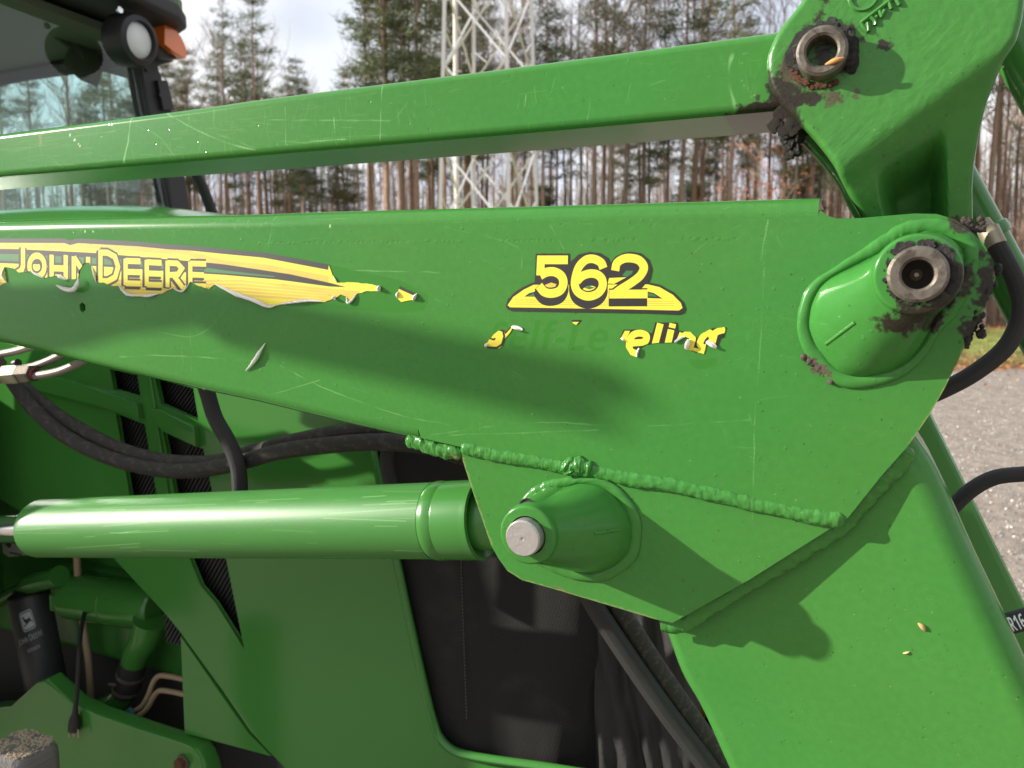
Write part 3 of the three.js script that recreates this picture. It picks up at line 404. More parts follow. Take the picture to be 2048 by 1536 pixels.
{
  const shape = z8([[279, 552], [292, 515], [335, 465], [395, 425], [466, 392], [478, 390], [485, 196], [710, 194], [714, 255], [740, 235], [780, 200], [850, 184], [920, 190], [975, 222], [992, 262], [1030, 215], [1080, 190], [1130, 182], [1200, 192], [1255, 235], [1276, 300], [1262, 370], [1250, 392], [1330, 408], [1420, 458], [1490, 525], [1507, 570], [1495, 600], [1460, 612], [1250, 603], [700, 594], [320, 587], [292, 576]]);
  const tex = decalTexture(shape, (k) => {
    k.fill([[900, 450], [1500, 450], [1500, 700], [900, 700]], K);
    k.fill(z8([[292, 548], [330, 492], [400, 442], [470, 408], [1250, 405], [1330, 424], [1420, 476], [1475, 532], [1486, 566], [1462, 584], [1000, 574], [310, 562]]), Y);
    for (const y of [512, 526, 540]) k.line(z8([[340, y], [1430, y + 10]]), 1.6, YD);
    k.fill(z8([[408, 488], [440, 465], [478, 455], [500, 490]]), K); k.fill(z8([[1240, 452], [1290, 465], [1348, 502], [1240, 498]]), K); k.fill(z8([[425, 486], [470, 466], [478, 486]]), GD); k.fill(z8([[1252, 462], [1290, 474], [1315, 490], [1252, 486]]), GD);
    const D5 = [[704, 238], [520, 238], [515, 345], [560, 322], [612, 320], [660, 350], [673, 400], [650, 447], [600, 466], [545, 458], [506, 415]], D6 = [[946, 296], [930, 258], [880, 232], [830, 237], [782, 282], [757, 350], [751, 410], [770, 455], [815, 483], [860, 486], [910, 465], [940, 420], [935, 368], [900, 337], [850, 332], [800, 350], [765, 385]], D2 = [[1026, 312], [1038, 262], [1080, 232], [1130, 226], [1190, 242], [1222, 288], [1200, 342], [1140, 392], [1060, 442], [1010, 480]], D2b = [[986, 472], [1248, 470]];
    const sm = (l) => curve(l.map(([x, y]) => V(x, y, 0)), 60).map((p) => [p.x, p.y]);
    const dig = [[D5.slice(0, 3)], [sm(D5.slice(2))], [sm(D6)], [sm(D2)], [D2b]].map((a) => a[0]);
    for (const dy of [0, 12, 24, 36, 46]) for (const l of dig) k.line(z8(l.map(([x, y]) => [x - 3, y + dy])), 21.5, K);
    k.fill(z8([[545, 410], [590, 392], [630, 405], [600, 425], [560, 424]]), YD); k.fill(z8([[815, 428], [850, 416], [890, 428], [850, 440]]), GD); k.fill(z8([[1075, 345], [1100, 312], [1150, 312], [1140, 335], [1105, 355]]), GD); k.fill(z8([[985, 362], [1105, 356], [1020, 402], [975, 400]]), Y);
    for (const l of dig) k.line(z8(l), 16.5, Y); for (const l of dig.slice(1)) k.line(z8(l.slice(0, 2)), 16.5, Y);
  }, 0.0003);
  decal(ragged(shape, 0.45, 0, 26), tex, 'decal', 'yellow and black number decal reading 562');
  const vel = z8([[1058, 772], [1085, 714], [1150, 713], [1220, 714], [1278, 742], [1300, 664], [1446, 666], [1452, 722], [1540, 730], [1585, 775], [1612, 745], [1690, 704], [1782, 698], [1765, 765], [1742, 772], [1720, 838], [1650, 792], [1640, 850], [1630, 880], [1555, 858], [1505, 850], [1530, 775], [1500, 760], [1460, 775], [1420, 802], [1300, 806], [1230, 816], [1190, 842], [1175, 902], [1130, 886], [1102, 840], [1092, 800]]);
  const text = (k, s, at, to, size) => { const [a, b] = k.at(...at), [a2, b2] = k.at(...to); const x = k.x; x.save(); x.translate(a, b); x.rotate(Math.atan2(b2 - b, a2 - a)); x.transform(1, 0, -0.22, 1, 0, 0); x.font = `bold ${size}px sans-serif`; const w = x.measureText(s).width; x.scale(Math.hypot(a2 - a, b2 - b) / w, 1); x.lineWidth = size * 0.1; x.strokeStyle = K; x.lineJoin = 'round'; x.strokeText(s, 0, 0); x.fillStyle = Y; x.fillText(s, 0, 0); x.restore(); };
  decal(ragged(vel, 0.4), decalTexture(vel, (k) => { k.fill([[1200, 600], [1500, 600], [1500, 760], [1200, 760]], K); const sm = (l) => curve(l.map(([x, y]) => V(x, y, 0)), 40).map((p) => [p.x, p.y]);
    k.fill(z8([[1066, 770], [1092, 722], [1128, 722], [1108, 770], [1098, 800]]), Y);
    const L = [sm([[1140, 806], [1232, 792], [1238, 755], [1198, 738], [1148, 752], [1122, 806], [1132, 858], [1190, 885]]), [[1335, 672], [1298, 815]], [[1408, 714], [1385, 815]], [[1420, 672], [1413, 702]], [[1488, 738], [1458, 815]], sm([[1482, 770], [1520, 745], [1552, 765], [1545, 810], [1528, 860]]), sm([[1690, 770], [1670, 735], [1628, 760], [1606, 815], [1640, 838], [1678, 800], [1712, 735], [1778, 712]]), [[1705, 740], [1690, 800], [1665, 850]], [[1556, 858], [1600, 868], [1640, 866]]];
    for (const l of L) k.line(z8(l), 13.5, Y); }, 0.00025), 'decal', 'torn remnant of an italic decal reading veling');
  const sf = z8([[136, 828], [165, 785], [200, 745], [240, 714], [265, 716], [275, 735], [300, 705], [322, 690], [332, 698], [300, 745], [272, 775], [255, 825], [235, 842], [185, 845], [150, 838]]);
  decal(ragged(sf, 0.4), decalTexture(sf, (k) => { k.fill([[950, 600], [1100, 600], [1100, 740], [950, 740]], Y); k.line(z8([[232, 712], [262, 722], [270, 760], [255, 815], [220, 838], [150, 836]]), 4, K); k.line(z8([[175, 775], [200, 782], [208, 772]]), 3, K); k.line(z8([[275, 740], [318, 692]]), 3, K); }, 0.0004), 'decal_chip', 'curled yellow scrap of an italic letter');
  const cc = z8([[730, 648], [792, 648], [760, 682], [738, 670]]); decal(cc, decalTexture(cc, (k) => { k.fill([[1100, 600], [1200, 600], [1200, 700], [1100, 700]], Y); k.line(z8([[720, 652], [800, 652]]), 5, K); }), 'decal_chip', 'tiny yellow decal chip with black top edge');
  const curl = (l, r, lift = 0.001) => { const P = curve(pp(z8(l), -lift), 24); const rows = P.map((p, i) => { const a = P[Math.max(0, i - 1)], b = P[Math.min(24, i + 1)], t = b.clone().sub(a).normalize(), s = V(-t.y, t.x, 0), R = r * (0.6 + 0.4 * Math.sin(Math.PI * i / 24)), row = []; for (let k = 0; k <= 8; k++) { const th = lerp(-1.2, 3.2, k / 8); row.push(V(p.x - s.x * R * Math.sin(th), p.y - s.y * R * Math.sin(th), p.z + R - R * Math.cos(th))); } return row; }); part('curled_edge', loft(rows, { close: false, crease: 2 }), M.vinyl, boom); };
  curl([[322, 692], [355, 700], [392, 714]], 0.003, 0.001); curl([[140, 830], [152, 808]], 0.0025); curl([[1510, 848], [1520, 812], [1530, 780]], 0.0035); curl([[1650, 793], [1685, 815], [1718, 836]], 0.003); curl([[1430, 800], [1470, 772], [1500, 760]], 0.0018); curl([[1190, 840], [1178, 870], [1174, 900]], 0.0016); curl([[1065, 770], [1090, 790]], 0.0014);
}
// ---------------------------------------------------------------- self-leveling link
const linkTop = [[-150, 288], [0, 266], [400, 214], [512, 197], [1000, 135], [1550, 61], [1700, 41]], linkBot = [[-150, 365], [0, 352], [400, 319], [1000, 268], [1550, 219], [1700, 206]];
const solveW = (px, py, y) => { let a = 0.02, b = 0.6; for (let i = 0; i < 40; i++) { const m = (a + b) / 2; q(px, py, m).y < y ? a = m : b = m; } return (a + b) / 2; };
const LINK_D = Math.min(0.2, Math.max(0.08, solveW(1000, 310, q(1000, 268, LW).y) - LW));
{
  const link = thing('leveling_link', 'scratched green square steel bar slanting above the loader boom', 'linkage bar', q(1000, 268, LW + LINK_D / 2));
  const rings = [];
  for (let x = -150; x <= 1700; x += 50) {
    const t = q(x, yAt(linkTop, x), LW), b = q(x, yAt(linkBot, x), LW), r = 0.011, ring = [];
    const X = lerp(t.x, b.x, 0.5), zf = -LW, zb = -LW - LINK_D;
    const corner = (y, z, a0) => { for (let k = 0; k <= 6; k++) { const a = a0 + Math.PI / 2 * k / 6; ring.push(V(X, y + r * Math.sin(a), z + r * Math.cos(a))); } };
    corner(t.y - r, zf - r, 0); corner(t.y - r, zb + r, Math.PI / 2); corner(b.y + r, zb + r, Math.PI); corner(b.y + r, zf - r, Math.PI * 1.5);
    rings.push(ring);
  }
  const g = loft(rings, { crease: 0.5 }); planarUV(g);
  part('link_tube', g, M.paint, link);
  const c = q(1584, 270, LW + 0.03);
  lump(c, 16, 0.0075, (i) => V(rr(-0.008, 0.009), -i * 0.0017, rr(-0.012, 0.012)), link, M.grease, 1); const e = q(1576, 300, LW + 0.03); lump(e, 5, 0.0055, () => V(rr(-0.003, 0.003), rr(-0.008, 0.006), rr(-0.004, 0.004)), link, M.grease, 1);
  const d = q(1560, 225, LW); lump(d, 16, 0.0085, () => V(rr(-0.008, 0.02), rr(-0.022, 0.014), rr(-0.002, -0.001)), link, phys({ color: rgb(0.04, 0.032, 0.026), roughness: 0.95, bumpMap: gritBump, bumpScale: 0.002 }), 0.22, 'dirt_clump');
}
// ---------------------------------------------------------------- bell crank
{
  const crank = thing('bell_crank', 'green cast iron crank with a hollow greasy pin on the boom tip', 'bell crank', q(1838, 545, CW));
  const Lx = [[-150, 1760], [-120, 1690], [-70, 1645], [0, 1602], [26, 1582], [53, 1559], [85, 1541], [117, 1531], [144, 1532], [173, 1538], [196, 1553], [220, 1576], [246, 1602], [272, 1626], [296, 1646], [325, 1667], [360, 1684], [395, 1702], [433, 1725], [480, 1745], [540, 1762], [600, 1800]];
  const Rx = [[-150, 1960], [-120, 2020], [-60, 2052], [0, 2052], [32, 2048], [79, 2036], [114, 2012], [158, 1995], [199, 1980], [252, 1969], [316, 1961], [366, 1961], [425, 1966], [480, 1962], [540, 1945], [600, 1890]];
  const sm = (l, y) => (yAt(l, y - 9) + yAt(l, y) * 2 + yAt(l, y + 9)) / 4;
  const depth = (px, py) => {
    let d = 0; const s = ((px - 1664) * 278 + (py - 322) * 384) / 474;   // beyond the crease the face falls away
    d += 0.00026 * Math.max(0, s) * smooth(0, 60, s);
    const edgeTop = 345 + (px - 1735) * -0.62, l = 1758 + (py - 349) * 0.27, r = 1893 + (py - 260) * 0.05;
    d += 0.062 * smooth(-15, 85, py - edgeTop) * smooth(-12, 34, px - l) * smooth(-8, 22, r - px);
    return d;
  };
  for (const back of [0, 1]) {
    const rows = [], NY = 130, NX = 84, zf = back ? -LW - LINK_D - 0.005 : -CW, th = 0.026;
    for (let j = 0; j <= NY; j++) {
      const py = lerp(-150, 600, j / NY), xl = sm(Lx, py), xr = sm(Rx, py), row = [];
      for (let i = 0; i <= NX; i++) {
        const s = i / NX, t = lerp(s, 0.5 - 0.5 * Math.cos(Math.PI * s), 0.75), px = lerp(xl, xr, t), p = q(px, py, CW);
        const e = Math.min(p.x - q(xl, py, CW).x, q(xr, py, CW).x - p.x), r = 0.009, z = e < r ? r - Math.sqrt(Math.max(0, r * r - (r - e) * (r - e))) : 0;
        p.z = zf - z - (back ? 0 : depth(px, py)); row.push(p);
      }
      const a = row[0], b = row[NX];
      row.unshift(V(a.x, a.y, zf - th)); row.push(V(b.x, b.y, zf - th - (back ? 0 : depth(xr, py)))); rows.push(row);
    }
    const cap = (row) => row.map((p) => V(p.x, p.y, zf - th)); rows.unshift(cap(rows[0])); rows.push(cap(rows[rows.length - 1]));
    part('crank_plate', grid(rows, 0.9), M.cast, crank);
  }
  const c = q(1643.5, 99.6, CW - 0.027); c.z = -CW;
  hollowPin(c, 0.0268, 0.0162, 0.027, 0.035, crank);
  lump(V(c.x, c.y, -CW + 0.002), 44, 0.0092, arc(0.0295, -0.5, 3.3, 0.10), crank, M.grease, 0.42); lump(V(c.x, c.y, -CW + 0.001), 14, 0.005, arc(0.032, 3.4, 5.3, 0.05), crank, M.rust, 0.5, 'rust_flake');
  { const l = q(1670, 121, CW - 0.030); part('dead_leaf', tube([V(l.x - 0.010, l.y - 0.002, l.z - 0.004), l, V(l.x + 0.009, l.y + 0.002, l.z)], (t) => 0.0008 + 0.0022 * Math.sin(Math.PI * t), { seg: 10, rad: 6 }), phys({ color: rgb(0.55, 0.27, 0.09), roughness: 0.8 }), crank); }
  { const h = q(1727, -6, CW); part('core_hole', turned([[0, 0.0005], [0.0115, 0.0005], [0.012, 0.003], [0.0145, 0.0034], [0.0165, 0.0]], V(h.x, h.y, -CW - 0.0006), V(h.x, h.y, 1), 30), M.green, crank); }
  // raised casting mark: a bar with short strokes
  const st = (l) => tube(l.map(([x, y]) => q(x, y, CW - 0.0012)), 0.0026, { seg: 6, rad: 6 });
  part('casting_mark', [st([[1722, 46], [1750, 24], [1784, -2]]), st([[1722, 46], [1730, 58], [1736, 63]]), st([[1735, 45], [1736, 54], [1736, 63]]), st([[1741, 34], [1750, 42], [1750, 50]]), st([[1750, 36], [1755, 33]]), st([[1759, 21], [1764, 34]]), st([[1764, 30], [1770, 20]]), st([[1778, 4], [1783, 18]]), st([[1790, -6], [1799, 10]])], M.green, crank);
}
// ---------------------------------------------------------------- lift cylinder
{
  const w = 0.09, P1 = q(60, 1057, w), P2 = q(870, 1041, w), on = (x) => P1.clone().lerp(P2, (x - P1.x) / (P2.x - P1.x)), A = on(q(40, 1058, 0.045).x), B = on(q(985, 1039, 0.045).x), L = A.distanceTo(B), dir = B.clone().sub(A).normalize(), s = (px) => on(q(px, 1045, 0.045).x).sub(A).dot(dir), R = (q(870, 966, w).y - q(870, 1116, w).y) / 2 * 0.985;
  const cyl = thing('lift_cylinder', 'green hydraulic lift cylinder pinned under the loader boom', 'hydraulic cylinder', A.clone().lerp(B, 0.5).setY(q(500, 1110, w).y));
  const [cc, cx] = sheet(1024, 512, css(GREEN));
  { const im = cx.getImageData(0, 0, 1024, 512), d = im.data; for (let j = 0; j < 512; j++) for (let i = 0; i < 1024; i++) { const o = (j * 1024 + i) * 4, f = 1 + 0.05 * fbm(i / 70, j / 30, 2) + 0.03 * nz(i / 4, j / 4); d[o] *= f; d[o + 1] *= f; d[o + 2] *= f; } cx.putImageData(im, 0, 0); }
  for (let i = 0; i < 240; i++) { cx.strokeStyle = `rgba(165,205,150,${rr(0.15, 0.6)})`; cx.lineWidth = rr(0.8, 2.2); const x = rr(0, 1024), y = rr(0, 512), l = rr(10, 130), a = rr(-0.35, 0.35); cx.beginPath(); cx.moveTo(x, y); cx.lineTo(x + Math.cos(a) * l, y + Math.sin(a) * l * 0.5); cx.stroke(); }
  const ct = texture(cc, true, true); ct.rotation = Math.PI / 2; ct.repeat.set(1, 1);
  const bb = gritBump.clone(); bb.repeat.set(9, 14); const mat = phys({ map: ct, roughness: 0.42, bumpMap: bb, bumpScale: 0.00007 });
  part('barrel', turned([[0.02, 0.002], [R * 0.9, 0], [R - 0.0035, 0], [R - 0.001, 0.0012], [R, 0.004], [R, s(300)], [R, s(600)], [R, s(842)]], A, B, 72, 0.4), mat, cyl);
  part('weld_ring', turned([[R - 0.002, s(838)], [R + 0.0014, s(848)], [R + 0.0024, s(856)], [R + 0.0012, s(866)], [R - 0.001, s(872)]], A, B, 72, 0.7), M.green, cyl);
  part('end_cap', turned([[R - 0.001, s(866)], [R + 0.0012, s(872)], [R + 0.0012, s(925)], [R + 0.0018, s(932)], [R + 0.0018, s(940)], [R - 0.003, s(942)], [R - 0.006, s(940)], [0.047, s(934)], [0.047, s(1030)], [0, s(1030)]], A, B, 72, 0.45), M.green, cyl);
  const P = V(B3.x, B3.y, -w); part('eye', turned([[0.022, -0.045], [0.052, -0.045], [0.052, 0.045], [0.022, 0.045]], P, V(P.x, P.y, P.z + 1), 40), M.green, cyl);
  const far = A.clone().addScaledVector(dir, -0.45); part('rod', turned([[0, 0], [0.031, 0], [0.031, 0.455], [0, 0.46]], far, B, 40), M.chrome, cyl);
  const g1 = A.clone().addScaledVector(dir, -0.012); part('rod_gland', turned([[0.031, 0], [0.036, 0], [0.037, 0.012], [0.031, 0.014]], g1, B, 40), M.chrome, cyl);
}
// ---------------------------------------------------------------- mast that the boom swings on, out past the picture's edge
{
  const x = q(-50, 900, 0.26).x - 0.11, xf = q(-60, 1500, 0.86).x, mast = thing('loader_mast', 'broad green loader mast carrying the rear end of the boom', 'loader mast', V(x, GROUND, -0.1));
  const out = [[x + 0.02, GROUND + 0.45], [x + 0.10, 0.05], [x + 0.04, 0.27], [x - 0.06, 0.31], [x - 0.16, 0.26], [x - 0.34, 0.0], [x - 0.42, GROUND + 0.45]].map(([a, b]) => V(a, b, 0));
  part('mast_plate', plate(out, 0.20, 0.016, { bevel: 0.003 }), M.green, mast); part('mast_plate', plate(out, -0.24, 0.016, { bevel: 0.003 }), M.green, mast);
  part('mast_web', box(x - 0.14, (GROUND + 0.45) / 2 + 0.08, -0.03, 0.26, 1.1, 0.42, 0.004), M.green, mast);
  part('mast_foot', box(xf - 0.3, GROUND + 0.52, -0.45, 0.5, 0.24, 0.75, 0.02), M.green, mast);
  const P = V(x - 0.05, 0.12, 0.2); part('pin', turned([[0, 0], [0.035, 0], [0.035, 0.03], [0.03, 0.034], [0, 0.034]], P, V(P.x, P.y, 1), 32), M.steel, mast);
}
// ---------------------------------------------------------------- hoses and pipes
const hose = (name, pts, w, r, mat, label, cat = 'hose', group) => { const P = pts.map((p) => q(p[0], p[1], p[2] ?? w)); return solo(name, tube(P, r, { seg: 70, rad: 14 }), mat, label, cat, P[0], group); };
hose('hydraulic_hose', [[18, 752], [60, 810], [120, 865], [200, 908], [290, 935], [380, 942], [480, 925], [560, 903], [660, 890], [760, 884], [860, 893], [930, 915, 0.3]], 0.235, 0.0165, M.dustyHose, 'dusty black hose sagging lowest from the coupling behind the boom');
hose('hydraulic_hose', [[42, 770], [100, 820], [160, 858], [240, 898], [330, 922], [430, 924], [520, 900], [600, 880], [680, 866], [760, 860], [860, 872], [930, 890, 0.3]], 0.262, 0.0165, M.dustyHose, 'dusty black hose lying just above its lower twin', 'hose');
hose('hydraulic_hose', [[400, 740], [416, 790], [430, 835], [455, 880], [474, 925], [480, 975], [478, 1040]], 0.205, 0.0155, M.rubber, 'clean black hose dropping from the boom behind the lift cylinder');
hose('hydraulic_hose', [[800, 840], [782, 875], [774, 915], [780, 960], [800, 1010]], 0.3, 0.0135, M.rubber, 'thin black hose looping down beside the radiator screen');
hose('hydraulic_hose', [[1140, 1120], [1185, 1205], [1250, 1305], [1330, 1420], [1420, 1540], [1500, 1660]], 0.2, 0.0165, M.rubber, 'black hose running down under the gusset, lower of two', 'hose');
hose('hydraulic_hose', [[1190, 1140], [1246, 1230], [1320, 1345], [1400, 1460], [1460, 1550], [1540, 1670]], 0.225, 0.0165, M.dustyHose, 'dusty hose running down beside the lower arm, upper of two', 'hose');
hose('hydraulic_hose', [[1990, 485], [2010, 520], [2034, 570], [2042, 625], [2015, 690], [1950, 745], [1890, 778], [1840, 800]], 0.16, 0.0108, M.rubber, 'black hose curling from the tilt cylinder port back behind the boom');
hose('hydraulic_hose', [[2100, 945], [2048, 948], [1990, 955], [1945, 978], [1905, 1015], [1870, 1060]], 0.19, 0.0098, M.rubber, 'thin black hose arching out behind the lower arm over gravel');
{ // hose with printed lettering
  const [c, x] = sheet(512, 128, '#262728'); x.fillStyle = '#e6e6e6'; x.font = 'bold 60px sans-serif'; x.fillText('DR16', 150, 88);
  const P = [[1900, 1285], [1980, 1262], [2010, 1250], [2060, 1235], [2140, 1205]].map((p) => q(p[0], p[1], 0.12));
  const cv = new THREE.CatmullRomCurve3(P, false, 'centripetal'), rings = [], n = 24, m = 28, r = 0.0128;
  for (let i = 0; i <= n; i++) { const o = cv.getPointAt(i / n), t = cv.getTangentAt(i / n), zz = V(0, 0, 1).addScaledVector(t, -t.z).normalize(), up = zz.clone().cross(t).normalize(), ring = []; for (let j = 0; j <= m; j++) { const a = j / m * 2 * Math.PI - Math.PI; ring.push(o.clone().addScaledVector(zz, r * Math.cos(a)).addScaledVector(up, r * Math.sin(a))); } rings.push(ring); }
  const g = loft(rings, { close: false, crease: 2, uv: (a, b) => [(a - 0.45) * 1.55 + 0.30, (b * (m + 1) / m - 0.5) * 1.5 + 0.42] });
  const t = texture(c); t.wrapS = t.wrapT = THREE.ClampToEdgeWrapping;
  solo('hydraulic_hose', g, phys({ map: t, roughness: 0.6 }), 'black hose with white printed lettering behind the lower arm', 'hose', P[0]);
}
// steel pipes and their couplings
{
  const pipes = [[[-60, 712], [0, 708], [40, 700], [70, 690]], [[-40, 752], [20, 742], [70, 732], [110, 716], [140, 700]], [[40, 752], [80, 750], [120, 742], [150, 730], [185, 712]]];
  const lab = ['bare steel pipe bending up behind the boom, highest of three', 'bare steel pipe above the coupling nut', 'bare steel pipe leaving the coupling nut'];
  pipes.forEach((l, i) => { const P = l.map(([x, y]) => q(x, y, 0.17 + 0.02 * (i !== 2))); solo('steel_pipe', tube(P, 0.0088, { seg: 30, rad: 14 }), M.tubeSteel, lab[i], 'pipe', P[0]); });
  const fit = thing('hose_coupling', 'brass coloured hex coupling joining a pipe to the sagging hoses', 'coupling', q(20, 765, 0.17));
  const a = q(-14, 751, 0.165), b = q(95, 745, 0.172), L = (px) => q(px, 749, 0.167).x - a.x;
  part('coupling_body', turned([[0.008, 0], [0.0175, 0], [0.019, 0.004], [0.019, L(16)], [0.017, L(20)], [0.012, L(20)]], a, b, 28), M.zinc, fit);
  const h1 = q(15, 750, 0.166), h2 = q(44, 748, 0.168); part('hex_nut', hexagon(h1, b, 0.0235, L(42) - L(15)), M.zinc, fit); part('hex_nut', hexagon(h2, b, 0.021, L(66) - L(44)), M.steel, fit);
  const r1 = q(67, 747, 0.17); part('colour_band', turned([[0.009, 0], [0.0125, 0], [0.0125, 0.007], [0.009, 0.007]], r1, b, 24), phys({ color: rgb(0.25, 0.05, 0.06), roughness: 0.6 }), fit);
  const k1 = q(30, 727, 0.2); part('dust_cap', turned([[0, 0], [0.009, 0], [0.009, 0.012], [0, 0.012]], k1, V(k1.x + 1, k1.y + 0.2, k1.z), 18), M.black, fit);
  const f2 = thing('hose_coupling', 'dull steel hex coupling half hidden above the brass one', 'coupling', q(0, 735, 0.21)); const g = q(-20, 728, 0.2); part('hex_nut', hexagon(g, V(g.x + 1, g.y + 0.1, g.z), 0.02, 0.035), M.dullSteel, f2);
}
// ---------------------------------------------------------------- tilt cylinder parts seen past the crank
{
  const bar = (name, label, cat, a, b, w, r, mat, ring) => { const A = q(a[0], a[1], w), B = q(b[0], b[1], w), t = thing(name, label, cat, B), L = A.distanceTo(B); part('barrel', turned([[0, 0], [r, 0], [r, L], [0, L]], A, B, 40), mat, t); if (ring) { const R = q(ring[0], ring[1], w), s = R.clone().sub(A).dot(B.clone().sub(A).normalize()); part('end_collar', turned([[r, s - 0.012], [r + 0.003, s - 0.01], [r + 0.004, s], [r + 0.003, s + 0.004], [r, s + 0.006]], A, B, 40), mat, t); } return t; };
  bar('tilt_cylinder', 'green hydraulic tilt cylinder behind the top of the bell crank', 'hydraulic cylinder', [1930, -100], [2300, 560], 0.14, 0.028, M.green);
  const t = bar('tilt_cylinder', 'pale green tilt cylinder with a hose port below the bell crank', 'hydraulic cylinder', [1880, 300], [2260, 1010], 0.24, 0.026, M.green, [1976, 470]);
  const a = q(1967, 440, 0.17), b = q(1992, 492, 0.16), L = a.distanceTo(b); part('hose_ferrule', turned([[0, 0], [0.007, 0], [0.009, L * 0.3], [0.0125, L * 0.34], [0.0125, L], [0.008, L * 1.02]], a, b, 20), M.zinc, t);
  const arm = thing('far_loader_frame', 'far side green loader frame seen past the lower arm', 'loader frame', q(2000, 1400, 0.75)); const w = 0.75;
  part('arm_tube', plate(pp([[1700, 640], [1790, 690], [1865, 832], [2050, 1208], [2200, 1520], [2060, 1560], [1900, 1230]], w), -w, 0.1, { bevel: 0.012 }), M.green, arm);
}
// ---------------------------------------------------------------- tractor
const tractor = thing('tractor', 'green tractor with black cab pillars and vented hood behind the loader', 'tractor', V(q(300, 900, 0.84).x, GROUND, -0.84));
const HW = 0.42, HC = 0.84;
{
  const vents = [[[218, 736], [276, 748], [283, 797], [226, 780]], [[308, 754], [388, 774], [399, 844], [320, 809]], [[230, 824], [291, 847], [315, 990], [333, 1090], [280, 1090], [258, 993]], [[324, 860], [408, 896], [454, 1118], [490, 1302], [430, 1208], [400, 1172], [378, 1118], [348, 989]]];
  const main = [[-420, 560], [672, 560], [746, 914], [862, 1440], [873, 1472], [895, 1498], [930, 1511], [1080, 1532], [1235, 1556], [1240, 1760], [720, 1760], [568, 1536], [500, 1463], [439, 1374], [359, 1264], [327, 1225], [220, 1110], [120, 1060], [45, 1025], [0, 1000], [-420, 800]];
  part('hood_panel', plate(pp(main, HW), -HW, 0.012, { holes: vents.map((v) => pp(v, HW)), bevel: 0.003 }), M.hood, tractor);
  part('side_panel', plate(pp([[362, 1272], [439, 1382], [497, 1466], [543, 1512], [370, 1466]], HW + 0.01), -HW - 0.008, 0.01, { bevel: 0.002 }), M.hood, tractor);
  // pressed lip round the radiator screen
  const lip = [[690, 640], [749, 914], [866, 1440], [880, 1476], [905, 1500], [945, 1512], [1090, 1534], [1240, 1558]]; part('screen_lip', tube(curve(pp(lip, HW - 0.002), 60), 0.0095, { seg: 90, rad: 10 }), M.hood, tractor);
  for (const v of vents) { // dark slatted panel behind each opening
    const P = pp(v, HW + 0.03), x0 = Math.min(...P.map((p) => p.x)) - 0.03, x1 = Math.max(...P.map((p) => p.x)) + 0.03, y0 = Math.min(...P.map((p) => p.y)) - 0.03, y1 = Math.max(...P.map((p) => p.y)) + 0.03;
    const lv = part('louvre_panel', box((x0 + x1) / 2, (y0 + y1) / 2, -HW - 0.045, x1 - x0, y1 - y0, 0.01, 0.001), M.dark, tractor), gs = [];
    for (let k = -40; k < 40; k++) { const x = (x0 + x1) / 2 + k * 0.013; if (x < x0 - 0.2 || x > x1 + 0.2) continue; const a = V(x - 0.06, y0, 0), b = V(x + 0.06 * (y1 - y0) / 0.1, y1, 0); const cl = (p, o) => { let t = 0; if (p.x < x0) t = (x0 - p.x) / (o.x - p.x); if (p.x > x1) t = (x1 - p.x) / (o.x - p.x); return p.clone().lerp(o, clamp(t)); }; const A = cl(a, b), B = cl(b, a); if (A.x < x0 - 1e-6 || A.x > x1 + 1e-6 || A.distanceTo(B) < 0.01 || Math.max(A.x, B.x) > x1 + 1e-4) continue; const d = B.clone().sub(A), g = new THREE.BoxGeometry(d.length(), 0.0045, 0.007); g.rotateZ(Math.atan2(d.y, d.x)); g.translate((A.x + B.x) / 2, (A.y + B.y) / 2, -HW - 0.037); gs.push(fin(g, 0.3)); }
    if (gs.length) part('louvre_slats', gs, M.trim, lv);
  }
  // proud ribs between the vents
  const rib = (l, t) => part('vent_rib', plate(pp(l, HW), -HW + t, t + 0.004, { bevel: 0.003 }), M.hood, tractor);
  rib([[118, 752], [200, 776], [283, 806], [288, 836], [210, 812], [60, 775], [40, 765]], 0.016); rib([[312, 815], [334, 818], [398, 850], [403, 892], [341, 863], [322, 848]], 0.018); rib([[283, 740], [304, 746], [342, 1000], [360, 1090], [338, 1090], [320, 1000]], 0.007);
  // crown of the hood, side to side
  const rows = []; for (let i = 0; i <= 24; i++) { const px = lerp(-700, 1050, i / 24), x = q(px, 600, HW).x, top = yAt([[-700, q(0, 434, HC).y - 0.008], [0, q(60, 425, HC).y - 0.016], [150, q(200, 419, HC).y - 0.024], [260, q(300, 422, HC).y - 0.036], [380, q(400, 434, HC).y - 0.09], [700, q(400, 434, HC).y - 0.22], [1050, q(400, 434, HC).y - 0.36]], px), sh = q(px < 700 ? px : 700, 585, HW).y - (px > 700 ? 0.06 : 0), row = [];
    for (let k = 0; k <= 28; k++) { const a = Math.PI * k / 28, c = Math.cos(a), s = Math.sin(a); row.push(V(x, sh + (top - sh) * Math.pow(s, 0.55), -HC + (HC - HW) * Math.sign(c) * Math.pow(Math.abs(c), 0.6))); } rows.push(row); }
  part('hood_crown', grid(rows, 0.9), M.hood, tractor);
  part('hood_panel', plate(pp(main.slice(0, 12).concat([[400, 1500], [-420, 1200]]), HW).map((p) => V(p.x, p.y, 0)), -2 * HC + HW + 0.012, 0.012), M.hood, tractor);
  // radiator screen: woven black mesh in the opening, stitched along one edge
  const weave = noiseTexture(256, (x, y) => { const a = Math.sin(x * Math.PI * 64), b = Math.sin(y * Math.PI * 64), v = 0.5 + 0.5 * Math.max(a * a, b * b) * (((Math.floor(x * 32) + Math.floor(y * 32)) % 2) ? 1 : 0.6); return v - 0.3; }); weave.repeat.set(7, 7); weave.rotation = 0.5;
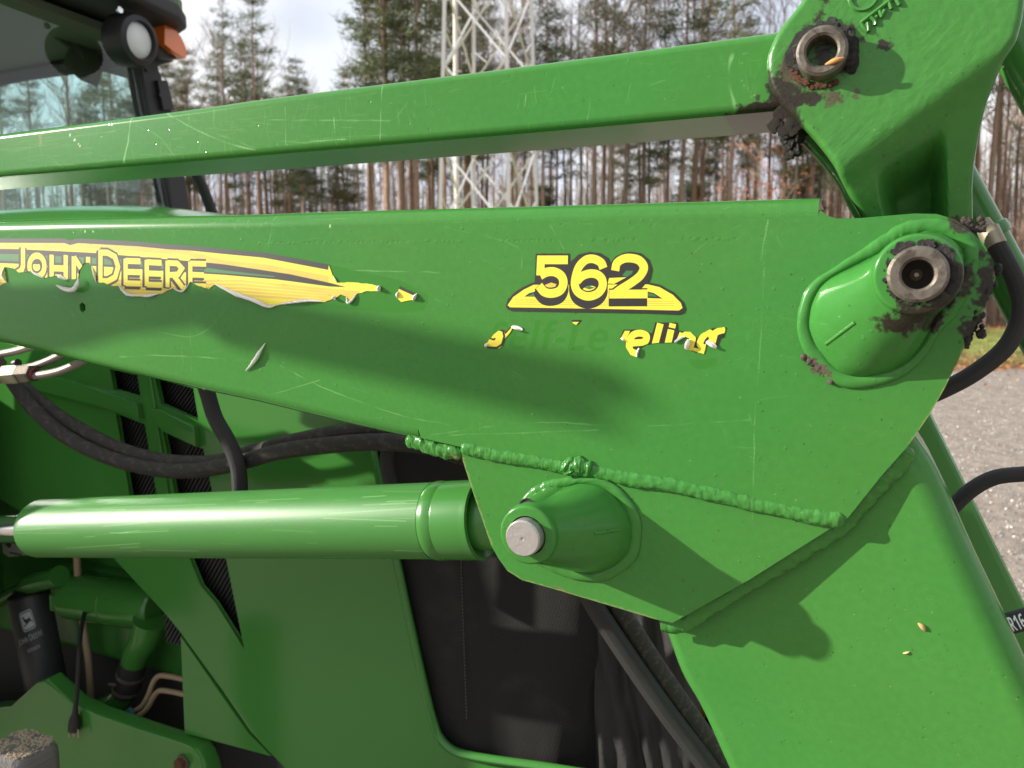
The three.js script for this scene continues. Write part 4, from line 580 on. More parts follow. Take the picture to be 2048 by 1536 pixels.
  const soil = noiseTexture(512, (x, y) => { const v = smooth(0.0, 0.35, tileFbm(x, y, 4, 5, 4)) * 0.45 + 0.5 * smooth(0.0, 0.1, Math.sin(x * 402.12) * Math.sin(y * 402.12)); return [lerp(0.075, 0.215, v), lerp(0.075, 0.195, v), lerp(0.078, 0.18, v)]; }, true); soil.repeat.set(2, 2);
  const screenMat = phys({ map: soil, bumpMap: weave, bumpScale: 0.0016, roughness: 0.85 });
  const rowsS = []; for (let j = 0; j <= 30; j++) { const py = lerp(640, 1640, j / 30), row = []; for (let i = 0; i <= 30; i++) { const px = lerp(640, 1282 + 20 * Math.sin(j / 5) - Math.max(0, py - 1300) * 0.22, i / 30), p = q(px, py, HW + 0.02); p.z -= 0.015 - 0.025 * Math.sin(i / 30 * 3.1) * Math.sin(j / 30 * 3.1) + 0.004 * nz(i * 0.3, j * 0.3) + 0.09 * smooth(24, 30, i); row.push(p); } rowsS.push(row); }
  const sc = part('radiator_screen', grid(rowsS, 2), screenMat, tractor, 'black woven screen with brown dust');
  const st = []; for (let k = 0; k < 46; k++) { const a = q(920 + k * 0.25, 1120 + k * 7, HW + 0.004), b = q(920 + k * 0.25, 1124 + k * 7, HW + 0.004); a.z = b.z = rowsS[14][13].z + 0.0022; st.push(fin(new THREE.BoxGeometry(0.0018, Math.abs(a.y - b.y), 0.0015).translate(a.x, (a.y + b.y) / 2, a.z), 0.3)); } part('stitching', st, phys({ color: rgb(0.09, 0.07, 0.055), roughness: 0.9 }), sc);
  // slack cloth beside it
  const rowsC = []; for (let j = 0; j <= 24; j++) { const row = [], py = lerp(1120, 1640, j / 24); for (let i = 0; i <= 40; i++) { const px = lerp(1190, 1400, i / 40), p = q(px, py, HW + 0.06); p.z += 0.035 * nz(i * 0.16 - j * 0.12, j * 0.05, 3) + 0.006 * nz(i * 0.4 + j * 0.12, j * 0.1, 8); row.push(p); } rowsC.push(row); }
  part('slack_cloth', grid(rowsC, 2), M.rubber, tractor);
  // chipped green bracket low by the lower arm
  const br = []; for (const [x, y] of [[1225, 1560], [1240, 1522], [1262, 1512], [1278, 1518], [1284, 1500], [1300, 1494], [1312, 1484], [1330, 1474], [1350, 1478], [1366, 1500], [1380, 1536], [1400, 1640], [1225, 1660]]) br.push([x, y]);
  part('chipped_bracket', plate(pp(ragged(br, 1.2, 0, 9), HW + 0.14), -HW - 0.14, 0.012), M.hood, tractor, 'green bracket with flaking paint');
  const fl = []; for (const [a, b] of [[[1285, 1536], [1350, 1500]], [[1312, 1482], [1328, 1508]], [[1286, 1500], [1296, 1520]], [[1335, 1478], [1342, 1490]]]) { const A = q(a[0], a[1], HW + 0.139), B = q(b[0], b[1], HW + 0.139); fl.push(tube([A, A.clone().lerp(B, 0.5).add(V(0.002, -0.002, 0)), B], (t) => 0.0012 + 0.0018 * Math.abs(nz(t * 9, a[0])), { seg: 14, rad: 6 })); } part('paint_flake', fl, M.vinyl, tractor);
  // engine bay
  part('shade_toned_engine_block', [box(q(200, 1200, 0.9).x, q(200, 1300, 0.8).y + 0.05, -0.95, 1.5, 1.25, 0.5, 0.02), box(q(700, 1200, 0.7).x + 0.1, q(700, 1200, 0.7).y, -0.9, 0.5, 0.9, 0.7, 0.02)], M.iron, tractor);  // block toned near-black: the bay's shade is put into its colour
  part('oil_pan', box(q(300, 1500, 0.8).x, GROUND + 0.62, -0.84, 1.9, 0.3, 0.4, 0.03), M.green, tractor);
  const bay = 0.58;
  { // air intake canister and its elbow
    const a = q(140, 1190, bay), b = q(322, 1216, bay + 0.03), L = a.distanceTo(b), R = 0.07;
    const c = part('air_canister', turned([[0, 0], [R * 0.8, 0], [R * 0.96, 0.008], [R, 0.02], [R, L * 0.5], [R * 0.965, L * 0.505], [R * 0.965, L * 0.52], [R, L * 0.525], [R, L * 0.96], [R * 0.9, L], [0, L]], a, b, 48), M.hood, tractor);
    part('end_clip', box(a.x + 0.01, a.y, a.z + R * 0.9, 0.02, 0.05, 0.01), M.hood, c);
    const e = [[300, 1240], [290, 1275], [272, 1310], [262, 1345]].map(([x, y]) => q(x, y, bay - 0.02)); part('intake_elbow', tube(e, (t) => lerp(0.046, 0.033, t), { seg: 24, rad: 20 }), M.hood, tractor);
    const f = [[266, 1325], [258, 1362], [250, 1384]].map(([x, y]) => q(x, y, bay - 0.02)); const sl = part('rubber_sleeve', tube(f, 0.038, { seg: 12, rad: 22 }), M.rubber, tractor);
    const k0 = q(262, 1345, bay - 0.02), k1 = q(253, 1378, bay - 0.02); for (const [t, s] of [[0.0, 1], [0.85, 1]]) { const o = k0.clone().lerp(k1, t); part('hose_clamp', turned([[0.0385, 0], [0.0402, 0], [0.0402, 0.011], [0.0385, 0.011]], o, k1.clone().add(k1.clone().sub(k0)), 30), M.dullSteel, sl); } const s0 = q(232, 1370, bay - 0.07); part('clamp_screw', tube([s0, V(s0.x - 0.012, s0.y, s0.z + 0.003), V(s0.x - 0.024, s0.y - 0.001, s0.z + 0.004)], 0.0042, { seg: 6, rad: 8 }), M.steel, sl);
    const g = [[252, 1380], [240, 1398], [218, 1412], [188, 1425], [150, 1436]].map(([x, y]) => q(x, y, bay - 0.015)); part('intake_elbow', tube(g, 0.034, { seg: 24, rad: 20 }), M.hood, tractor);
  }
  part('tan_pipe', tube([[152, 1090], [158, 1180], [168, 1260], [178, 1330], [184, 1440]].map(([x, y]) => q(x, y, bay - 0.0)), 0.0105, { seg: 24, rad: 14 }), M.tan, tractor);
  for (const dy of [0, 1]) part('fuel_line', tube([[380, 1362 + dy * 30], [340, 1353 + dy * 30], [318, 1352 + dy * 30], [308, 1362 + dy * 30], [296, 1392 + dy * 22], [284, 1412 + dy * 15], [266, 1424 + dy * 14]].map(([x, y]) => q(x, y, bay - 0.06 - 0.01 * dy)), 0.0075, { seg: 40, rad: 12 }), M.tan, tractor);
  { const c = q(262, 1436, bay - 0.085); part('blue_bracket', plate([[244, 1424], [258, 1416], [272, 1440], [276, 1456], [262, 1456]].map(([x, y]) => q(x, y, bay - 0.085)), c.z, 0.008), phys({ color: rgb(0.04, 0.16, 0.2), roughness: 0.5 }), tractor); const d = q(252, 1441, bay - 0.095); part('bolt', hexagon(d, V(d.x, d.y, d.z + 1), 0.008, 0.008), M.steel, tractor); }
  // spin-on filter with a printed mark
  {
    const [c, x] = sheet(512, 512, '#3a3b3e'); x.fillStyle = '#b4bcc0'; x.save(); x.translate(256, 120); x.rotate(-0.14);
    const rb = (w, h, r) => { x.beginPath(); x.roundRect(-w / 2, -h / 2, w, h, r); }; rb(118, 112, 22); x.fill(); x.fillStyle = '#3a3b3e'; rb(106, 100, 18); x.fill(); x.fillStyle = '#b4bcc0'; rb(96, 90, 16); x.fill();
    x.fillStyle = '#232426'; x.beginPath(); [[-40, 22], [-16, 14], [-22, 4], [-30, -2], [-28, -12], [-36, -20], [-30, -34], [-26, -22], [-18, -30], [-18, -16], [-8, -8], [14, -10], [26, -16], [28, -8], [34, 4], [44, 16], [38, 18], [26, 8], [8, 14], [-8, 18], [-34, 28]].forEach(([a, b], i) => (i ? x.lineTo(a, b) : x.moveTo(a, b))); x.fill(); x.restore();
    x.fillStyle = '#a6aeb2'; x.save(); x.translate(128, 252); x.rotate(-0.14); x.font = '50px sans-serif'; x.fillText('J', 0, 0); x.font = '40px sans-serif'; x.fillText('OHN', 20, 0); x.font = '50px sans-serif'; x.fillText('D', 118, 0); x.font = '40px sans-serif'; x.fillText('EERE', 154, 0); x.font = '26px sans-serif'; x.fillText('RE504836', 74, 58); x.restore();
    const t = texture(c), a = q(58, 1190, bay - 0.04), b = q(92, 1365, bay - 0.04), L = a.distanceTo(b), R = 0.058;
    const g = new THREE.CylinderGeometry(R, R, L, 48, 1, true); { const u = g.attributes.uv; for (let i = 0; i < u.count; i++) u.setXY(i, (u.getX(i) - 0.5) * 2.3 + 0.5, u.getY(i)); } g.rotateY(Math.PI + 0.72); g.applyQuaternion(new THREE.Quaternion().setFromUnitVectors(V(0, 1, 0), a.clone().sub(b).normalize())); const m = a.clone().lerp(b, 0.5); g.translate(m.x, m.y, m.z);
    const f = part('filter', fin(g, 0), phys({ map: t, roughness: 0.45 }), tractor, 'black spin-on filter with white leaping deer mark');
    part('filter_end', turned([[R, 0], [R * 0.98, 0.006], [R * 0.8, 0.016], [0, 0.018]], b, b.clone().add(b).sub(a), 40), M.black, f); part('filter_end', turned([[R, 0], [R, 0.006], [R * 0.7, 0.016], [R * 0.55, 0.03], [0, 0.03]], a, a.clone().add(a).sub(b), 40), M.black, f);
    const h = [[-40, 1222], [20, 1190], [60, 1168], [120, 1152]].map(([x0, y0]) => q(x0, y0, bay - 0.05)); part('filter_head', tube(h, (s) => lerp(0.02, 0.032, smooth(0.5, 0.7, s)), { seg: 24, rad: 16 }), M.hood, tractor);
    const [lc, lx] = sheet(256, 128, '#9b9a92'); lx.fillStyle = '#2c3a2a'; lx.beginPath(); lx.ellipse(60, 40, 34, 26, 0.4, 0, 7); lx.fill(); lx.fillRect(70, 92, 120, 12); const p = pp([[4, 1080], [44, 1080], [56, 1110], [18, 1114], [6, 1106]], bay - 0.1); const pl = plate(p, p[0].z, 0.004, { bevel: 0 }); const lt = texture(lc); const bx = p.map((k) => k.x), by = p.map((k) => k.y), x0 = Math.min(...bx), x1 = Math.max(...bx), y0 = Math.min(...by), y1 = Math.max(...by); lt.repeat.set(1 / (x1 - x0), 1 / (y1 - y0)); lt.offset.set(-x0 / (x1 - x0), -y0 / (y1 - y0)); part('tank_label', pl, phys({ map: lt, roughness: 0.6 }), tractor);
  }
  // frame casting with a rusty bolt
  const fr = [[-420, 1450], [20, 1412], [72, 1364], [92, 1358], [142, 1404], [190, 1427], [276, 1457], [368, 1487], [392, 1498], [404, 1515], [413, 1540], [440, 1700], [500, 1760], [-420, 1760]]; part('frame_casting', plate(pp(fr, HW - 0.02), -HW + 0.02, 0.05, { bevel: 0.009 }), M.hood, tractor);
  { const d = q(366, 1524, HW - 0.022); part('washer', turned([[0, 0], [0.02, 0], [0.02, 0.004], [0, 0.004]], d, V(d.x, d.y, d.z + 1), 30), M.dullSteel, tractor); part('rusty_bolt', hexagon(V(d.x, d.y, d.z + 0.004), V(d.x, d.y, d.z + 1), 0.0155, 0.014), M.rust, tractor); }
}
{ // block heater lead hanging out of the engine bay
  const cd = thing('power_cord', 'black cord with a three pin plug hanging from the engine bay', 'cord', q(148, 1480, 0.38));
  part('cord', tube([[176, 1200, 0.58], [164, 1250, 0.48], [158, 1310, 0.4], [155, 1370, 0.385], [151, 1420, 0.385]].map((p) => q(...p)), 0.006, { seg: 30, rad: 10 }), M.rubber, cd);
  const a = q(151, 1412, 0.384), b = q(148, 1460, 0.384), L = a.distanceTo(b); part('plug_body', turned([[0, 0], [0.006, 0], [0.0075, L * 0.3], [0.014, L * 0.55], [0.0155, L * 0.72], [0.0155, L], [0, L]], a, b, 20, 0.5), M.rubber, cd);
  for (const [dx, l] of [[-8, 18], [1, 16], [10, 20]]) { const p = q(148 + dx, 1458, 0.384); part('plug_pin', box(p.x, p.y - l * 0.0006, p.z + 0.003, 0.0065, l * 0.0013, 0.002, 0.0004), M.zinc, cd); }
}
// ---------------------------------------------------------------- cab
{
  const U = -2.2, at = (x, y, u = U) => qU(x, y, u), NEAR = 0.05, FAR = at(316, 300).z - 0.02;
  const ySill = q(0, 470, HC).y - 0.35, glassMat = phys({ color: rgb(0.90, 0.97, 0.95), transmission: 1, thickness: 0, roughness: 0.02, ior: 1.5 });
  const tint = phys({ color: rgb(0.62, 0.88, 0.84), transmission: 1, thickness: 0, roughness: 0.02, ior: 1.5 });
  const roofY = at(330, 110).y, back = U - 1.5;
  const bar = (l, r, name = 'pillar', mat = M.trim) => part(name, tube(l, r, { seg: 12, rad: 8 }), mat, tractor);
  // windshield in its black surround; the far front pillar leans a little
  const pA = at(272, 110), pB = at(345, 415), lo = V(U + 0.16, ySill, pB.z);
  const ws = new THREE.BufferGeometry(); { const a = V(U, roofY, NEAR), b = V(U, pA.y, pA.z), c = V(U, pB.y - 0.4, pB.z - 0.04), d = V(U, pB.y - 0.4, NEAR); ws.setAttribute('position', new THREE.Float32BufferAttribute([a, b, c, d].flatMap((p) => [p.x, p.y, p.z]), 3)); ws.setIndex([0, 1, 2, 0, 2, 3]); ws.computeVertexNormals(); }
  part('windshield', fin(ws, 0), glassMat, tractor);
  const strip = (l, z0, t, name, mat) => part(name, (() => { const s = new THREE.Shape(l.map((p) => new THREE.Vector2(-p.z, p.y))); const g = new THREE.ExtrudeGeometry(s, { depth: t, bevelEnabled: true, bevelThickness: 0.003, bevelSize: 0.003, bevelOffset: -0.003, bevelSegments: 2 }); g.rotateY(Math.PI / 2); g.translate(z0, 0, 0); return fin(g, 0.5); })(), mat, tractor);
  const sh = (l) => l.map(([x, y]) => at(x, y)); // pillar traced on the windshield plane
  strip(sh([[268, 110], [300, 110], [334, 218], [352, 300], [372, 420], [385, 560], [352, 560], [338, 420], [318, 300], [290, 218]]), U - 0.06, 0.08, 'front_pillar', M.trim);
  strip(sh([[300, 163], [320, 163], [334, 222], [312, 222]]), U + 0.02, 0.02, 'hinge_bracket', M.trim);
  { const b = at(320, 190, U + 0.042); part('hinge_bolt', hexagon(V(U + 0.04, b.y, b.z), V(U + 1, b.y, b.z), 0.008, 0.006), M.black, tractor); }
  part('seal', tube([at(281, 130, U + 0.03), at(296, 222, U + 0.03), at(330, 360, U + 0.03), at(345, 430, U + 0.03)], 0.009, { seg: 10, rad: 8 }), M.black, tractor);
  // roof: dark underside, green cap, rounded nose corner
  const ry = at(376, 90, U + 0.16), capPts = []; const cz = at(372, 100, U + 0.1).z;
  const fr = [[NEAR + 0.08, U + 0.18], [cz + 0.32, U + 0.24], [cz + 0.14, U + 0.22], [cz + 0.04, U + 0.15], [cz, U + 0.05], [cz - 0.01, U - 0.1], [cz - 0.01, back - 0.1], [NEAR + 0.08, back - 0.1]];
  const slab = (y, t, grow, name, mat) => { const s = new THREE.Shape(fr.map(([z, u]) => new THREE.Vector2(u, -z))); const g = new THREE.ExtrudeGeometry(s, { depth: t, bevelEnabled: true, bevelThickness: 0.02, bevelSize: 0.03 + grow, bevelOffset: -0.03, bevelSegments: 5 }); g.rotateX(-Math.PI / 2); g.translate(0, y, 0); return part(name, fin(g, 0.8), mat, tractor); };
  const y0 = at(372, 66, U + 0.12).y;
  slab(y0 + 0.012, 0.035, 0, 'roof_underside', M.trim); slab(y0 + 0.07, 0.03, -0.012, 'roof_cap', M.hood);
  part('headliner', box(U - 0.72, roofY + 0.03, (NEAR + FAR) / 2, 1.4, 0.03, NEAR - FAR - 0.1, 0.01), phys({ color: rgb(0.09, 0.11, 0.07), roughness: 0.9 }), tractor);
  // curved sun visor seen through the glass
  strip([[-40, -60], [300, -60], [290, 150], [262, 158], [236, 150], [205, 142], [196, 172], [165, 160], [128, 128], [140, 96], [90, 60], [30, 28], [-40, -5]].map(([x, y]) => at(x, y, U - 0.25)), U - 0.26, 0.01, 'sun_visor', phys({ color: rgb(0.035, 0.045, 0.022), roughness: 0.8 }));
  // work lamp in a round black housing
  { const c = at(277, 72, U + 0.2), R = at(277, 38, U + 0.2).y - c.y, o = V(c.x - 0.12, c.y, c.z), d = V(c.x + 1, c.y - 0.12, c.z - 0.08);
    const h = part('work_lamp', turned([[R * 0.9, 0], [R * 1.5, 0.03], [R * 1.55, 0.09], [R * 1.42, 0.118], [R * 1.12, 0.126], [R * 1.06, 0.118], [R * 1.05, 0.09]], o, d, 48, 0.5), M.black, tractor);
    part('lamp_lens', turned([[R * 1.07, 0.106], [R * 0.95, 0.113], [R * 0.6, 0.12], [0, 0.123]], o, d, 40, 1), M.lens, h);
    const b = at(238, 20, U + 0.19); part('screw', turned([[0, 0], [0.013, 0], [0.011, 0.007], [0, 0.009]], b, V(b.x + 1, b.y, b.z), 20), M.chrome, tractor); }
  // amber marker lamp on the corner
  { const l = [[328, 42], [344, 52], [362, 74], [372, 96], [372, 116], [366, 116], [346, 104], [328, 88]].map(([x, y]) => at(x, y, U + 0.13)); const mk = strip(l, U + 0.06, 0.07, 'marker_lamp', M.amber);
    strip([[306, 92], [328, 90], [367, 117], [340, 116], [312, 104]].map(([x, y]) => at(x, y, U + 0.11)), U + 0.04, 0.06, 'lamp_housing', M.trim); strip([[292, 106], [350, 116], [354, 122], [330, 128], [302, 142], [290, 130]].map(([x, y]) => at(x, y, U + 0.05)), U - 0.02, 0.05, 'lamp_bracket', M.trim); }
  // far side: door glass, its frame and the rear pillar
  const dz = FAR + 0.03; const dg = new THREE.PlaneGeometry(1.3, 1.5); dg.translate(U - 0.75, roofY - 0.72, dz); part('door_glass', fin(dg, 0), tint, tractor);
  bar([V(U - 0.1, roofY - 0.02, dz), V(U - 0.8, roofY + 0.0, dz), V(U - 1.45, roofY - 0.02, dz)], 0.035, 'door_frame'); bar([V(U - 1.45, roofY, dz), V(U - 1.46, roofY - 0.7, dz), V(U - 1.47, roofY - 1.5, dz)], 0.04); bar([V(U - 1.45, roofY, NEAR), V(U - 1.46, roofY - 0.7, NEAR), V(U - 1.47, roofY - 1.5, NEAR)], 0.04); bar([V(U - 0.02, roofY, NEAR), V(U - 0.01, roofY - 0.7, NEAR), V(U, roofY - 1.5, NEAR)], 0.04, 'front_pillar'); bar([V(U - 1.45, roofY, NEAR), V(U - 1.45, roofY, -0.8), V(U - 1.45, roofY, dz)], 0.035, 'rear_frame');
  const rg = new THREE.PlaneGeometry(NEAR - dz, 1.3); rg.rotateY(Math.PI / 2); rg.translate(U - 1.46, roofY - 0.68, (NEAR + dz) / 2); part('rear_glass', fin(rg, 0), tint, tractor);
  part('dash', box(U - 0.18, ySill + 0.28, -HC, 0.3, 0.16, 0.9, 0.04), M.trim, tractor); part('seat', [box(U - 0.95, ySill + 0.38, -HC, 0.14, 0.62, 0.5, 0.05), box(U - 0.75, ySill + 0.1, -HC, 0.5, 0.14, 0.5, 0.05)], M.trim, tractor);
  part('cab_base', box(U - 0.72, ySill - 0.45, (NEAR + FAR) / 2, 1.5, 0.9, NEAR - FAR, 0.03), M.hood, tractor);
  { const t = thing('grab_rail', 'black slanted rail standing beside the far cab pillar', 'rail', at(440, 470, U + 0.4)); part('rail', tube([at(383, 330, U + 0.4), at(404, 372, U + 0.4), at(424, 424, U + 0.4), at(450, 500, U + 0.4)], 0.02, { seg: 12, rad: 12 }), M.trim, t); }
  // near-side mirror on its arm, out past the cab corner: its shadow crosses the boom
  { const m = thing('mirror_arm', 'black mirror head and double tube arm at the near cab corner', 'mirror', V(U + 0.1, roofY - 0.2, NEAR)); MIRROR(m, U, roofY, NEAR); }
}
function MIRROR(m, U, roofY, NEAR) {
  const u = -2.1, sh = (px, py) => { const s = q(px, py); const n = (s.x - u) / (-SL.x / SL.z); return V(u, s.y + SL.y / SL.z * n, n); };
  const a0 = sh(430, 615), a1 = sh(1250, 775), b0 = sh(430, 640), b1 = sh(1190, 818);
  const tubeAt = (a, b, r) => tube([a, a.clone().lerp(b, 0.5), b], (t) => r * lerp(1, 0.75, t), { seg: 16, rad: 12 });
  part('arm_tube', [tubeAt(a0, a1, 0.03), tubeAt(b0, b1, 0.034)], M.trim, m);
  const c = sh(60, 630), hd = [[-60, 575], [300, 562], [450, 585], [500, 625], [470, 650], [416, 655], [365, 657], [240, 672], [170, 692], [60, 712], [-60, 722]].map(([x, y]) => sh(x, y)); { const s = new THREE.Shape(hd.map((p) => new THREE.Vector2(-p.z, p.y))), g = new THREE.ExtrudeGeometry(s, { depth: 0.04, bevelEnabled: true, bevelThickness: 0.008, bevelSize: 0.008, bevelOffset: -0.008, bevelSegments: 2 }); g.rotateY(Math.PI / 2); g.translate(u - 0.02, 0, 0); part('mirror_head', fin(g, 0.5), M.trim, m); }
  const root = V(u - 0.05, c.y, NEAR); part('arm_root', tube([root, root.clone().lerp(c, 0.5), c], 0.035, { seg: 8, rad: 10 }), M.trim, m);
}
// ---------------------------------------------------------------- wheels that carry the tractor
function wheel(c, R, width, lugs, name, label) {
  const w = thing(name, label, 'wheel', V(c.x, GROUND, c.z)), a = V(c.x, c.y, c.z - width / 2), b = V(c.x, c.y, c.z + 1), h = width;
  const ty = part('tyre', turned([[R * 0.55, 0.02], [R * 0.75, 0], [R * 0.9, 0.015], [R * 0.955, h * 0.15], [R * 0.965, h * 0.5], [R * 0.955, h * 0.85], [R * 0.9, h - 0.015], [R * 0.75, h], [R * 0.55, h - 0.02]], a, b, 64, 0.6), M.rubber, w);
  part('rim', turned([[R * 0.56, 0.02], [R * 0.52, h * 0.3], [R * 0.2, h * 0.55], [R * 0.1, h * 0.7], [0, h * 0.7]], a, b, 48, 0.5), phys({ color: rgb(0.62, 0.44, 0.04), roughness: 0.5 }), w);
  for (let k = 0; k < lugs; k++) for (const s of [0, 1]) {
    const an = (k + 0.5 * s) / lugs * 2 * Math.PI + WHEEL_TURN, g = new THREE.BoxGeometry(R * 0.085, R * 0.085, width * 0.56, 3, 3, 8), p = g.attributes.position;
    for (let i = 0; i < p.count; i++) { const z = p.getZ(i) / (width * 0.56), top = p.getY(i) > 0 ? 0.8 : 1.15; p.setXYZ(i, p.getX(i) * top + (s ? 1 : -1) * z * R * 0.30 + 0.002 * nz(i * 0.7, k), p.getY(i) - Math.abs(z + (s ? 0.5 : -0.5)) * 0 + 0.002 * nz(i * 0.9, k, 3), p.getZ(i)); }
    g.translate(0, R * 0.955 + R * 0.0, (s ? 1 : -1) * width * 0.24); g.rotateZ(an); g.translate(c.x, c.y, c.z); part('lug', fin(g, 0.6), M.mud, ty);
  }
  return w;
}
let WHEEL_TURN = 0.02;
{
  const ax = q(1000, 1500, 0.12).x, R = 0.34, off = 0;
  wheel(V(ax, GROUND + R - 0.004, -0.16), R, 0.3, 16, 'front_wheel', 'muddy lugged front tractor tyre under the radiator screen');
  const pt = q(20, 1512, 0.02), post = thing('grit_post', 'grey metal post end caked with pale grit under the cylinder rod', 'post', V(pt.x, GROUND, pt.z)), rings = [];
  for (const [y, s] of [[GROUND, 1], [pt.y - 0.12, 1], [pt.y - 0.03, 1], [pt.y - 0.012, 0.98], [pt.y - 0.003, 0.9], [pt.y, 0.78], [pt.y + 0.001, 0.3]]) { const r = []; for (let k = 0; k < 32; k++) { const a = k / 32 * 2 * Math.PI, c = Math.cos(a), d = Math.sin(a), e = 1 + 0.05 * nz(c * 2, d * 2, y * 20); r.push(V(pt.x - 0.02 + 0.066 * s * e * Math.sign(c) * Math.pow(Math.abs(c), 0.5), y + 0.004 * nz(c * 3, d * 3, 5), pt.z - 0.04 + 0.05 * s * e * Math.sign(d) * Math.pow(Math.abs(d), 0.5))); } rings.push(r); }
  part('post_body', loft(rings, { crease: 0.9 }), phys({ color: rgb(0.13, 0.125, 0.12), roughness: 0.85, bumpMap: gritBump, bumpScale: 0.003 }), post);
  const gr = []; for (let i = 0; i < 1800; i++) { const a = rr(0, 6.283), r = Math.sqrt(rnd()), g = new THREE.IcosahedronGeometry(rr(0.0012, 0.0038), 0); g.scale(1, 0.6, 1); g.rotateY(rr(0, 6)); g.translate(pt.x - 0.02 + 0.058 * r * Math.sign(Math.cos(a)) * Math.sqrt(Math.abs(Math.cos(a))), pt.y + rr(-0.003, 0.003), pt.z - 0.04 + 0.044 * r * Math.sign(Math.sin(a)) * Math.sqrt(Math.abs(Math.sin(a)))); gr.push(fin(g, 0.3)); } const gm = part('grit', gr, phys({ color: rgb(0.33, 0.27, 0.19), roughness: 1 }), post); gm.userData.kind = 'stuff';
  wheel(V(-3.5, GROUND + 0.82 - 0.004, -0.06), 0.82, 0.46, 20, 'rear_wheel', 'large lugged rear tractor tyre on the near side'); wheel(V(-3.5, GROUND + 0.82 - 0.004, -1.64), 0.82, 0.46, 20, 'rear_wheel', 'large lugged rear tractor tyre on the far side'); wheel(V(ax, GROUND + R - 0.004, -1.52), R, 0.3, 16, 'front_wheel', 'lugged front tractor tyre on the far side');
  part('front_axle', [box(ax, GROUND + R, -0.84, 0.16, 0.16, 1.2, 0.03), box(-1.9, GROUND + 0.85, -0.84, 3.4, 0.35, 0.34, 0.03), box(-3.5, GROUND + 0.82, -0.84, 0.3, 0.3, 1.3, 0.03)], M.green, tractor);
}
{ // scraps that have blown onto the lower arm
  const husk = (px, py, dx, dy, r, c, label) => { const sink = px > 1820 ? 0.0195 : 0.0225, a = q(px, py, sink), b = q(px + dx, py + dy, sink); solo('seed_husk', tube([a, a.clone().lerp(b, 0.5).add(V(0.001, 0.0005, 0.0012)), b], (t) => r * (0.35 + Math.sin(Math.PI * t)), { seg: 8, rad: 6 }), phys({ color: c, roughness: 0.8 }), label, 'husk', a); };
  husk(1836, 1246, 14, 16, 0.0022, rgb(0.5, 0.32, 0.14), 'tan winged seed husk stuck on the lower arm'); husk(1806, 1307, 13, -4, 0.0011, rgb(0.62, 0.48, 0.2), 'short straw chip lying on the lower arm');
}
// ---------------------------------------------------------------- ground
const W0 = (name, geo, mat, kind, label, cat) => { const m = new THREE.Mesh(geo, mat); m.name = numbered(name); m.receiveShadow = m.castShadow = true; scene.add(m); return tag(m, label, cat, null, kind); };
const gravelTex = noiseTexture(1024, (x, y) => { const f = tileFbm(x, y, 160, 3, 1), c = tileFbm(x, y, 12, 4, 6), g = f > 0.22 ? 0.13 : 0; const v = 0.55 + 0.30 * f + 0.2 * c + g; return [v, v * 0.92, v * 0.84]; }, true);
const floorTex = noiseTexture(512, (x, y) => { const f = 0.5 + 0.7 * tileFbm(x, y, 40, 4, 2); return [lerp(0.30, 0.62, f), lerp(0.22, 0.44, f), lerp(0.13, 0.26, f)]; }, true);
const metreUV = (g, s) => { const p = g.attributes.position, u = new Float32Array(p.count * 2); for (let i = 0; i < p.count; i++) { u[2 * i] = p.getX(i) / s; u[2 * i + 1] = p.getZ(i) / s; } g.setAttribute('uv', new THREE.BufferAttribute(u, 2)); return g; };
const EDGE = (x) => -17.5 + 0.6 * Math.sin(x * 0.4) + 0.5 * nz(x * 0.7, 3), EDGE2 = (x) => -24 + 0.9 * nz(x * 0.3, 8);
function sheetGround(z0, z1, y, x0 = -90, x1 = 90, n = 240) { const rows = [[], []]; for (let i = 0; i <= n; i++) { const x = lerp(x0, x1, i / n); rows[0].push(V(x, y, typeof z0 === 'function' ? z0(x) : z0)); rows[1].push(V(x, y, typeof z1 === 'function' ? z1(x) : z1)); } const g = loft([rows[1], rows[0]], { close: false, crease: 0 }); return g; }
